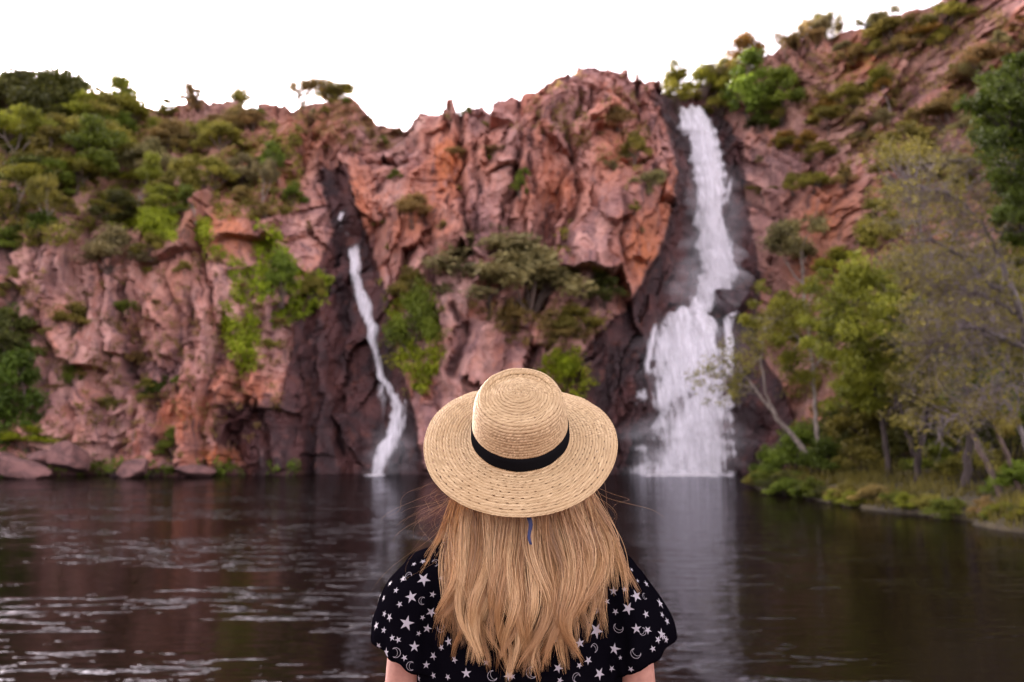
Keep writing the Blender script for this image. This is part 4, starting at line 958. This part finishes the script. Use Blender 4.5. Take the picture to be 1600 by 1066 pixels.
for sd, n in ((-1, 'l'), (1, 'r')):
    J[n+'sh'] = ((hx+sd*.165, yb, 2.93), .055); J[n+'up'] = ((hx+sd*.222, yb+.0, 2.80), .047); J[n+'el'] = ((hx+sd*.245, yb+.01, 2.60), .039); J[n+'fo'] = ((hx+sd*.25, yb+.06, 2.50), .036)
    J[n+'wr'] = ((hx+sd*.245, yb+.11, 2.36), .025); J[n+'pa'] = ((hx+sd*.24, yb+.13, 2.30), (.018, .032)); J[n+'kn'] = ((hx+sd*.238, yb+.14, 2.265), (.016, .034))
    J[n+'ear'] = ((HEAD.x+sd*.097, HEAD.y, HEAD.z-.02), .014)
    J[n+'hip'] = ((hx+sd*.085, yb, 2.36), .098); J[n+'knee'] = ((hx+sd*.095, yb+.02, 1.99), .06); J[n+'calf'] = ((hx+sd*.095, yb-.005, 1.86), .056); J[n+'ank'] = ((hx+sd*.1, yb, 1.62), .036); J[n+'toe'] = ((hx+sd*.115, yb+.14, 1.575), (.03, .022))
    B += [('collar', n+'sh'), (n+'sh', n+'up'), (n+'up', n+'el'), (n+'el', n+'fo'), (n+'fo', n+'wr'), (n+'wr', n+'pa'), (n+'pa', n+'kn'), ('skull', n+'ear'), ('pelvis', n+'hip'), (n+'hip', n+'knee'), (n+'knee', n+'calf'), (n+'calf', n+'ank'), (n+'ank', n+'toe')]
    for q, (oy, L) in enumerate(((-.026, .062), (-.009, .072), (.009, .068), (.026, .054))):
        a = Vector(J[n+'kn'][0])+Vector((0, oy, -.006)); f1 = a+Vector((-sd*.004, oy*.15, -L*.5)); f2 = f1+Vector((-sd*.014, .0, -L*.5))
        J[n+'f%d' % q] = (tuple(a), .0095); J[n+'f%db' % q] = (tuple(f1), .0085); J[n+'f%dc' % q] = (tuple(f2), .0072)
        B += [(n+'kn', n+'f%d' % q), (n+'f%d' % q, n+'f%db' % q), (n+'f%db' % q, n+'f%dc' % q)]
    a = Vector(J[n+'pa'][0])+Vector((-sd*.012, .03, .012)); b = a+Vector((-sd*.018, .02, -.03)); c = b+Vector((-sd*.006, .004, -.028))
    J[n+'t'] = (tuple(a), .012); J[n+'tb'] = (tuple(b), .0105); J[n+'tc'] = (tuple(c), .008); B += [(n+'pa', n+'t'), (n+'t', n+'tb'), (n+'tb', n+'tc')]
body = skinned('body', J, B, M_SKIN, person)
JT = {'w': ((hx, yb, 2.46), .155), 'p': ((hx, yb, 2.37), .14)}; BT = [('w', 'p')]
for sd, n in ((-1, 'l'), (1, 'r')):
    JT[n+'h'] = ((hx+sd*.085, yb, 2.30), .112); JT[n+'k'] = ((hx+sd*.095, yb+.02, 1.99), .078); JT[n+'c'] = ((hx+sd*.095, yb, 1.84), .072); JT[n+'a'] = ((hx+sd*.1, yb, 1.66), .056)
    BT += [('p', n+'h'), (n+'h', n+'k'), (n+'k', n+'c'), (n+'c', n+'a')]
skinned('trousers', JT, BT, M_JEAN, person)

# blouse: lofted torso and flutter sleeves, fused by a voxel remesh, then creased
def loft(rings, n=40, pw=2.3):
    V = []
    for c, rx, ry, ax in rings:
        ax = Vector(ax).normalized(); u = Vector((0, 1, 0)).cross(ax)
        u = Vector((1, 0, 0)) if u.length < 1e-4 else u.normalized(); w = ax.cross(u)
        for i in range(n):
            a = 2*math.pi*i/n; ca, sa = math.cos(a), math.sin(a)
            V.append(Vector(c)+u*(rx*math.copysign(abs(ca)**(2/pw), ca))+w*(ry*math.copysign(abs(sa)**(2/pw), sa)))
    F = [tuple(f) for f in grid_faces(n, len(rings), True).tolist()]
    k = len(V); V.append(Vector(rings[0][0])); V.append(Vector(rings[-1][0]))
    for i in range(n):
        F.append((k, (i+1) % n, i)); F.append((k+1, (len(rings)-1)*n+i, (len(rings)-1)*n+(i+1) % n))
    return V, F
bm = bmesh.new()
def addloft(r, n=40, pw=2.3):
    V, F = loft(r, n, pw); vs = [bm.verts.new(tuple(v)) for v in V]
    for f in F: bm.faces.new([vs[i] for i in f])
Zx = (0, 0, 1)
addloft([((hx, yb, 2.40), .212, .150, Zx), ((hx, yb, 2.55), .208, .145, Zx), ((hx, yb, 2.68), .205, .140, Zx), ((hx, yb, 2.80), .205, .138, Zx), ((hx, yb, 2.88), .202, .130, Zx), ((hx, yb, 2.93), .195, .116, Zx),
         ((hx, yb, 2.965), .172, .096, Zx), ((hx, yb, 2.992), .135, .078, Zx), ((hx, yb, 3.012), .085, .066, Zx)], 48)
for sd in (-1, 1):
    wd = .0 if sd < 0 else .012
    addloft([((hx+sd*.130, yb, 2.932), .062, .075, (-sd*.9, 0, .5)), ((hx+sd*.178, yb, 2.900), .072, .086, (-sd*.75, 0, .7)), ((hx+sd*.206, yb, 2.862), .074, .092, (-sd*.5, 0, .9)), ((hx+sd*(.218+wd), yb+.005, 2.818), .078, .098, (-sd*.35, 0, 1)),
             ((hx+sd*(.218+wd), yb+.01, 2.785), .092, .112, (-sd*.46, 0, 1)), ((hx+sd*(.222+wd), yb+.01, 2.752), .091, .112, (-sd*.52, 0, 1))], 40, 2.1)
bmesh.ops.recalc_face_normals(bm, faces=bm.faces[:])
bme = bpy.data.meshes.new('blouse'); bm.to_mesh(bme); bm.free()
bo = bpy.data.objects.new('blouse', bme); COL.objects.link(bo)
md = bo.modifiers.new('r', 'REMESH'); md.mode = 'VOXEL'; md.voxel_size = .005
md = bo.modifiers.new('s', 'SMOOTH'); md.factor = .5; md.iterations = 7
dg = bpy.context.evaluated_depsgraph_get(); m2 = bpy.data.meshes.new_from_object(bo.evaluated_get(dg)); bpy.data.objects.remove(bo)
m2.name = 'blouse'; nv = len(m2.vertices); co = np.empty(nv*3); m2.vertices.foreach_get('co', co); co = co.reshape(-1, 3)
nr = np.empty(nv*3); m2.vertices.foreach_get('normal', nr); nr = nr.reshape(-1, 3)
lx_ = co[:, 0]-hx; lz_ = co[:, 2]
fold = .008*fbm(lx_*26+lz_*5, lz_*5, 201, 3) + .010*fbm(lx_*9-np.sign(lx_)*lz_*4, lz_*3+4, 202, 2)*smooth(2.98, 2.85, lz_) + .0035*np.sin(lx_*120+6*fbm(lx_*6, lz_*6, 203, 2))*smooth(2.88, 2.76, lz_)*smooth(.15, .2, np.abs(lx_))
co = co + nr*fold[:, None]
BLB = BVHTree.FromPolygons([tuple(p) for p in co], [tuple(p.vertices) for p in m2.polygons])
m2.vertices.foreach_set('co', (co-np.array(PB)).ravel()); m2.materials.clear(); m2.materials.append(M_BLOUSE)
m2.polygons.foreach_set('use_smooth', np.ones(len(m2.polygons), dtype=bool)); m2.update()
blouse = link('blouse', m2, person)

# printed stars and moons lying on the cloth
STARS = [(588,978,8),(600,985,6),(604,1020,9),(622,1000,6),(632,1028,6),(600,935,6),(610,912,6),(630,905,7),(638,870,6),(1012,900,6),(1028,1000,7),(1012,985,7),(948,940,6),(660,965,5),(690,1012,6),(654,990,5),(700,1058,6),(655,1060,6),(955,1045,6),(905,1040,6),(688,835,5),(659.5,853,10),(652,856,8),(695,849,7),(647,882,5),(661,878,6),(662,905.5,12),(619,923,6),(642.6,933,11),(676,929,6),(624.5,944.5,6),(674,956.6,9),(697,956,7),(601,959.5,6),(609,965,8),(635.5,974,13),(667.6,982,8),(613,997,6),(701.5,1002.5,8),(592,1009,6),(647.5,1010.6,9.5),(678,1025,8),(710.6,1031,7),(665.6,1039,7),(624.5,1055.6,11),(677.6,1055.6,6),(728.7,1052,9),(795,1055.6,9),(690,903.5,5),(789,1022,6),(719,980,7),
 (994,879,9),(986.7,890.7,4),(959,923.7,8),(976,921,5),(994,931.5,11),(996,908,4),(1021,916.5,6),(981.5,951,11),(934.4,953,9),(962,956,6),(1009,960,7),(1031,943,10),(1042,971,7),(931.5,985.4,14),(994.4,982.6,9),(1037.5,995.5,5),(906,1005,9),(959,1014,10),(1020,1014,6),(919,1032,8),(969.5,1028,4),(872,1044,9),(986,1046,6),(936.4,1053,11),(831.6,1010,6),(875,1063,6),(801,1057,6),(750,1000,8),(770,960,9),(860,960,8),(820,940,7),(845,900,8),(740,930,8),(720,880,6),(900,870,8),(870,1000,7),(760,1035,6)]
MOONS = [(638,901,7),(660,939,6),(618,1020,8),(642,1041,7),(689,981,7),(770,1056,8),(680,880,6),(1007,932,5),(966.6,981,8),(1004,987,6),(928,1013,7),(994,1021,8),(831,1051,9),(900.5,1058.7,7)]
PV = []; PF = []
def onto(p, n):
    h = BLB.ray_cast(p+n*.03, -n, .08)
    return (h[0]+n*.0009) if h[0] else None
def stamp(p, n, shape, r, rot, fill):
    t = n.cross(Vector((0, 0, 1))); t.normalize(); b = n.cross(t)
    vs = []
    for a, q in shape:
        x, y = r*q*math.cos(a+rot), r*q*math.sin(a+rot)
        w = onto(p+t*x+b*y, n)
        if w is None: return
        vs.append(w-PB)
    o = len(PV); PV.extend(vs); PF.extend([tuple(o+i for i in f) for f in fill(len(vs))])
star_shape = [(0, 0)]+[(math.pi*2*k/10, 1.0 if k % 2 == 0 else .37) for k in range(10)]
star_fill = lambda n: [(0, 1+i, 1+(i+1) % 10) for i in range(10)]
def moon_shape():
    out = []
    for k in range(13):
        a = math.radians(-118+236*k/12); out.append((a, 1.0)); out.append((a, .92))
    for k in range(13):
        a = math.radians(-118+236*k/12); x = -.42+.80*math.cos(a*.86)*1.0+.02; y = .92*math.sin(a)*.93
        r_ = math.hypot(x, y); th = math.atan2(y, x); out.append((th, r_)); out.append((th, max(.02, r_-.07)))
    return out
moon_fill = lambda n: [(b+2*i, b+2*i+2, b+2*i+3, b+2*i+1) for b in (0, 26) for i in range(12)]
rs_ = random.Random(3)
for lst, shp, fl, sc in ((STARS, star_shape, star_fill, .92), (MOONS, moon_shape(), moon_fill, 1.0)):
    for px, py, r in lst:
        h = BLB.ray_cast(Vector((0, 0, CAM_H)), ray(px, py).normalized())
        if h[0] is None: continue
        stamp(h[0], h[1], shp, r*sc/FPX*h[0].y, rs_.uniform(0, 6.28), fl)
for _ in range(150):                                    # the print goes on round the front and sides
    a = rs_.uniform(-.3, math.pi+.3); z = rs_.uniform(2.45, 2.92); d = Vector((math.cos(a), math.sin(a), 0))
    h = BLB.ray_cast(Vector((hx, yb, z))+d, -d)
    if h[0] and h[1].z < .9: stamp(h[0], h[1], star_shape, rs_.uniform(.006, .016), rs_.uniform(0, 6.28), star_fill)
pm = bpy.data.meshes.new('star_print'); pm.from_pydata([tuple(v) for v in PV], [], PF); pm.materials.append(M_PRINT); pm.update()
pr = link('star_print', pm, blouse); pr['label'] = 'white stars and thin crescent moons printed on the black cloth'; pr['kind'] = 'stuff'

# straw hat: rows of sewn braid spun round, with open-work rows really cut through
def hat():
    NA = 640; prof = []; rows = []; holes = set()
    def path(ctrl, step):
        c = np.array(ctrl, float); d = np.r_[0, np.cumsum(np.hypot(*np.diff(c, axis=0).T))]
        # smooth curve through the control points
        tt = np.linspace(0, d[-1], 400); P = np.stack([np.interp(tt, d, c[:, 0]), np.interp(tt, d, c[:, 1])], 1)
        for _ in range(30): P[1:-1] = .25*P[:-2]+.5*P[1:-1]+.25*P[2:]
        d2 = np.r_[0, np.cumsum(np.hypot(*np.diff(P, axis=0).T))]; n = int(round(d2[-1]/step)); q = np.linspace(0, d2[-1], n+1)
        return np.stack([np.interp(q, d2, P[:, 0]), np.interp(q, d2, P[:, 1])], 1)
    ctrl = [(.0005, .121), (.018, .1195), (.036, .114), (.050, .108), (.060, .1045), (.067, .1035), (.073, .1030), (.079, .0985), (.0835, .0915), (.0868, .080), (.0897, .05), (.0925, .02), (.095, .004), (.101, -.002), (.125, -.006), (.150, -.009), (.172, -.013), (.1935, -.021)]
    ROW = .0062; SUBN = 7
    P = path(ctrl, ROW/SUBN)
    nrm = np.gradient(P, axis=0); nrm = np.stack([nrm[:, 1]*-1, nrm[:, 0]], 1)*-1; nrm /= np.linalg.norm(nrm, axis=1)[:, None]
    nrm = -nrm
    K = len(P); k = np.arange(K); f = (k % SUBN)/SUBN; row = k//SUBN
    ang = np.arange(NA)/NA*2*math.pi
    A, Kk = np.meshgrid(ang, k); F_ = f[:, None]; R_ = row[:, None]
    cx = np.abs(np.sin(np.pi*F_))**.6
    rad = P[:, 0][:, None]
    weave = np.sin(A*NA/5.0+np.where(F_ < .5, 1, -1)*F_*9+R_*1.7)
    hgt = .0021*cx + .00030*weave*cx + .0008*(h01(R_*np.ones_like(A), np.floor(A*9), 5)-.5)*0
    r = rad + nrm[:, 0][:, None]*hgt; z = P[:, 1][:, None] + nrm[:, 1][:, None]*hgt
    # row-to-row unevenness and the brim's slow waves, crown a little dented at the far side
    z = z + .0006*fbm(A*3+R_*3.3, R_*.7, 301, 2)
    brim = smooth(.10, .19, r)
    z = z + brim*(.008*np.sin(A*2+1.9)+.004*np.sin(A*3+.4)) + brim*.0015*fbm(A*6, R_*.25, 302, 3)
    far = smooth(-.2, .8, np.sin(A))                    # +y local is the front of the hat
    z = z + .009*far*np.exp(-((r-.076)/.009)**2) - .004*far*np.exp(-((r-.057)/.009)**2)
    z = z + .0012*fbm(A*5, R_*.35, 303, 2)
    x = r*np.cos(A); y = r*np.sin(A)*np.interp(r, [0, .095, .2], [1.06, 1.05, 1.0])
    V = np.stack([x, y, z], -1).reshape(-1, 3)
    F = grid_faces(NA, K, True).reshape(K-1, NA, 4)
    keep = np.ones((K-1, NA), bool)
    for rr_ in range(4, row.max()):
        if rr_ % 2 == 1 and P[rr_*SUBN, 0] > .03:
            i0 = rr_*SUBN; per = 12 if P[i0, 0] > .1 else 20
            for dk, wd in ((-1, 3), (0, 5), (1, 4)):
                for j in range(NA):
                    if (j+rr_*3) % per < wd and h01(np.array([j//per]), np.array([rr_]), 8)[0] > .18: keep[min(i0+dk-1, K-2), j] = False
    F = F[keep]
    angf = (A*np.maximum(rad, .02)*260).reshape(-1); rowf = np.repeat(R_+F_, NA, 1).reshape(-1)
    me = mesh_np('sun_hat', V, F, M_STRAW, True, dict(ang=angf, row=rowf))
    o = link('sun_hat', me, person); o.location = HATP-PB; o.rotation_euler = (TILT, 0, math.radians(-2)); o['label'] = 'natural straw hat with wide brim, open-work rows and black band'
    md = o.modifiers.new('thickness', 'SOLIDIFY'); md.thickness = .0016; md.offset = -1
    # ribbon
    nz = 7; a2 = np.linspace(0, 2*math.pi, 160, endpoint=False); A2, Zz = np.meshgrid(a2, np.linspace(0, 1, nz))
    rr2 = .0992-.0030*Zz+.0004*np.sin(A2*11)*np.sin(Zz*3.1); rr2[0] -= .003; rr2[-1] -= .0035
    zz2 = .001+.037*Zz+.0012*np.sin(A2*2+.6)
    me2 = mesh_np('hat_band', np.stack([rr2*np.cos(A2), rr2*np.sin(A2)*1.05, zz2], -1).reshape(-1, 3), grid_faces(160, nz, True), M_BAND, True)
    link('hat_band', me2, o)
    return o
HAT = hat()

# hair: locks of fine strands from under the hat down the back and over the shoulders
def hair():
    rng = np.random.default_rng(42); V = []; F = []; SH = []; AL = []; off = 0
    K = 20; t = np.linspace(0, 1, K)
    def surf(x, z, y0=1.5):
        h = BLB.ray_cast(Vector((x, y0, z)), Vector((0, 1, 0)))
        return h[0].y if h[0] else None
    guides = []
    def guide(xr, xm, xe, ze, lift, amp, n, rad, zm=2.965, shade=None):
        guides.append((xr, xm, xe, ze, lift, amp, n, rad, zm, shade))
    for i in range(70):                                # main fall
        f = (i+.5)/70*2-1 + rng.normal()*.04
        xm = f*.140+.012; xe = f*.118-.004+rng.normal()*.016
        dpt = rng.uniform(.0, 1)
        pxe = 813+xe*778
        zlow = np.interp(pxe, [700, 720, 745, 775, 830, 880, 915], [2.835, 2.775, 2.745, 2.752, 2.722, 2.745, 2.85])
        guide(f*.088, xm, xe, zlow+.018+abs(rng.normal())*.045*(1 if dpt < .6 else .6), .004+.032*dpt, rng.uniform(.010, .026), 84, rng.uniform(.0045, .0095), shade=np.clip(.05+.75*dpt+rng.normal()*.2, 0, 1))  # shade painted into the colour of the deeper locks
    for i in range(16):                                # swept over the right shoulder
        f = i/15; guide(.088, .17+.02*f, .165+.06*f, 2.955-.03*f-rng.uniform(0, .05), .006+.012*rng.random(), .004, 34, .008, 2.995-.008*f)
    for i in range(12):
        f = i/11; guide(.085, .135+.02*f, .125+.025*f, 2.84+rng.normal()*.03, .012, .006, 36, .009)
    for i in range(10):                                # left, thinner and wispy
        f = i/9; guide(-.088, -.13-.03*f, -.135-.07*f, 2.985-.03*f-rng.uniform(0, .04), .006, .004, 16, .008, 2.995-.006*f)
    for i in range(10):
        f = i/9; guide(-.085, -.125-.015*f, -.125-.02*f, 2.85+rng.normal()*.03, .010, .006, 30, .009)
    for i in range(30):                                # flyaways
        sdd = rng.choice([-1, -1, 1]); guide(sdd*.09, sdd*rng.uniform(.13, .18), sdd*rng.uniform(.13, .22), rng.uniform(2.92, 3.04), .022, .02, 2, .012, 2.985, .6)
    ang = np.array([0, 2.094, 4.189])
    for (xr, xm, xe, ze, lift, amp, n, rad, zm, shade) in guides:
        cb = shade if shade is not None else np.clip(rng.normal(.52, .22), 0, 1)
        xr = np.clip(xr, -.092, .092)
        yr = HEAD.y - .094*math.sqrt(max(.02, 1-(xr/.096)**2)); zr = HEAD.z-.004
        ph = xe*42+rng.normal()*.8; fr = rng.normal(1.55, .18); ph2 = rng.uniform(0, 6.28)
        lo = [min(2.955, zm), ze]
        tm = np.clip((zr-zm)/(zr-ze), .12, .75)
        gx = np.interp(t, [0, tm, 1], [hx+xr, hx+xm, hx+xe])
        for _ in range(3): gx[1:-1] = .25*gx[:-2]+.5*gx[1:-1]+.25*gx[2:]
        gz = zr+(ze-zr)*t
        gx = gx+amp*np.sin(t*fr*6.28+ph)*t**1.3*1.25 + .02*rng.normal()*t**3*.5
        sy = np.array([surf(x, min(z, 2.99)) or 1e9 for x, z in zip(gx, gz)])
        yhead = yr-.012*np.sin(np.pi*np.clip(t/.6, 0, 1)) + .05*t
        gy = np.minimum(np.where(sy > 1e8, yhead+.03*t, sy-lift), np.interp(t, [0, tm, 1], [yr, yr+.03, yr+.35]))
        gy[0] = yr
        for _ in range(4): gy[1:-1] = .25*gy[:-2]+.5*gy[1:-1]+.25*gy[2:]
        gy = gy+amp*.7*np.cos(t*fr*6.28+ph2)*t
        G = np.stack([gx, gy, gz], 1)
        clump = np.interp(t, [0, .2, .7, 1], [1.15, 1.2, .8, .34])
        for s in range(n):
            o_ = rng.normal(size=3)*rad*(1.8 if rng.random() < .12 else .85); o_[1] *= .55; o_[2] *= .3
            L = rng.uniform(.82, 1.03) if n > 4 else 1
            tt = t*L; P = np.stack([np.interp(tt, t, G[:, i]) if L <= 1 else np.interp(np.minimum(tt, 1), t, G[:, i]) for i in range(3)], 1)
            if L > 1: P[:, 2] -= np.maximum(tt-1, 0)*(zr-ze)
            P = P+o_[None]*(clump*np.clip(.25+t*4, 0, 1))[:, None]+(.0022*np.sin(t*rng.uniform(4, 11)+rng.uniform(0, 6.28))*t)[:, None]*rng.normal(size=3)[None]
            if n <= 4: P = P+np.cumsum(np.cumsum(rng.normal(size=(K, 3))*.0007, 0), 0)*np.array([1, 1, .6])
            r0 = rng.uniform(.00032, .00062)*(1 if n > 4 else .38); R = r0*np.interp(t, [0, .1, .75, 1], [.9, 1, .9, .25])
            tg = np.gradient(P, axis=0); tg /= np.linalg.norm(tg, axis=1)[:, None]+1e-9
            a = np.cross(tg, [.2, .95, .1]); a /= np.linalg.norm(a, axis=1)[:, None]+1e-9; b = np.cross(tg, a)
            ring = P[:, None]+R[:, None, None]*(np.cos(ang)[None, :, None]*a[:, None]+np.sin(ang)[None, :, None]*b[:, None])
            V.append(ring.reshape(-1, 3)); F.append(grid_faces(3, K, True)+off); off += 3*K
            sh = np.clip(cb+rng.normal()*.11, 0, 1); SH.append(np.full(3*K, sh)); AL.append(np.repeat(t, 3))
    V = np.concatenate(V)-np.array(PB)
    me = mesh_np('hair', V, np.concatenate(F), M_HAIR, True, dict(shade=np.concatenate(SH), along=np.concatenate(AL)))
    o = link('hair', me, person); o['label'] = 'long loose wavy blonde hair'
hair()
# end of a navy ribbon showing between the locks
rb = []
for k in range(8):
    q = at(826+2.2*math.sin(k*.9)+k*.5, 808+k*6.2, 1.902-.001*k); w = .0045-.0003*k
    rb += [(q.x-w-PB.x, q.y-PB.y, q.z-PB.z), (q.x+w-PB.x, q.y-PB.y+.002, q.z-PB.z)]
me = mesh_np('hair_ribbon', rb, [(2*i, 2*i+1, 2*i+3, 2*i+2) for i in range(7)], M_NAVY, True)
o = link('hair_ribbon', me, person); md = o.modifiers.new('t', 'SOLIDIFY'); md.thickness = .0008
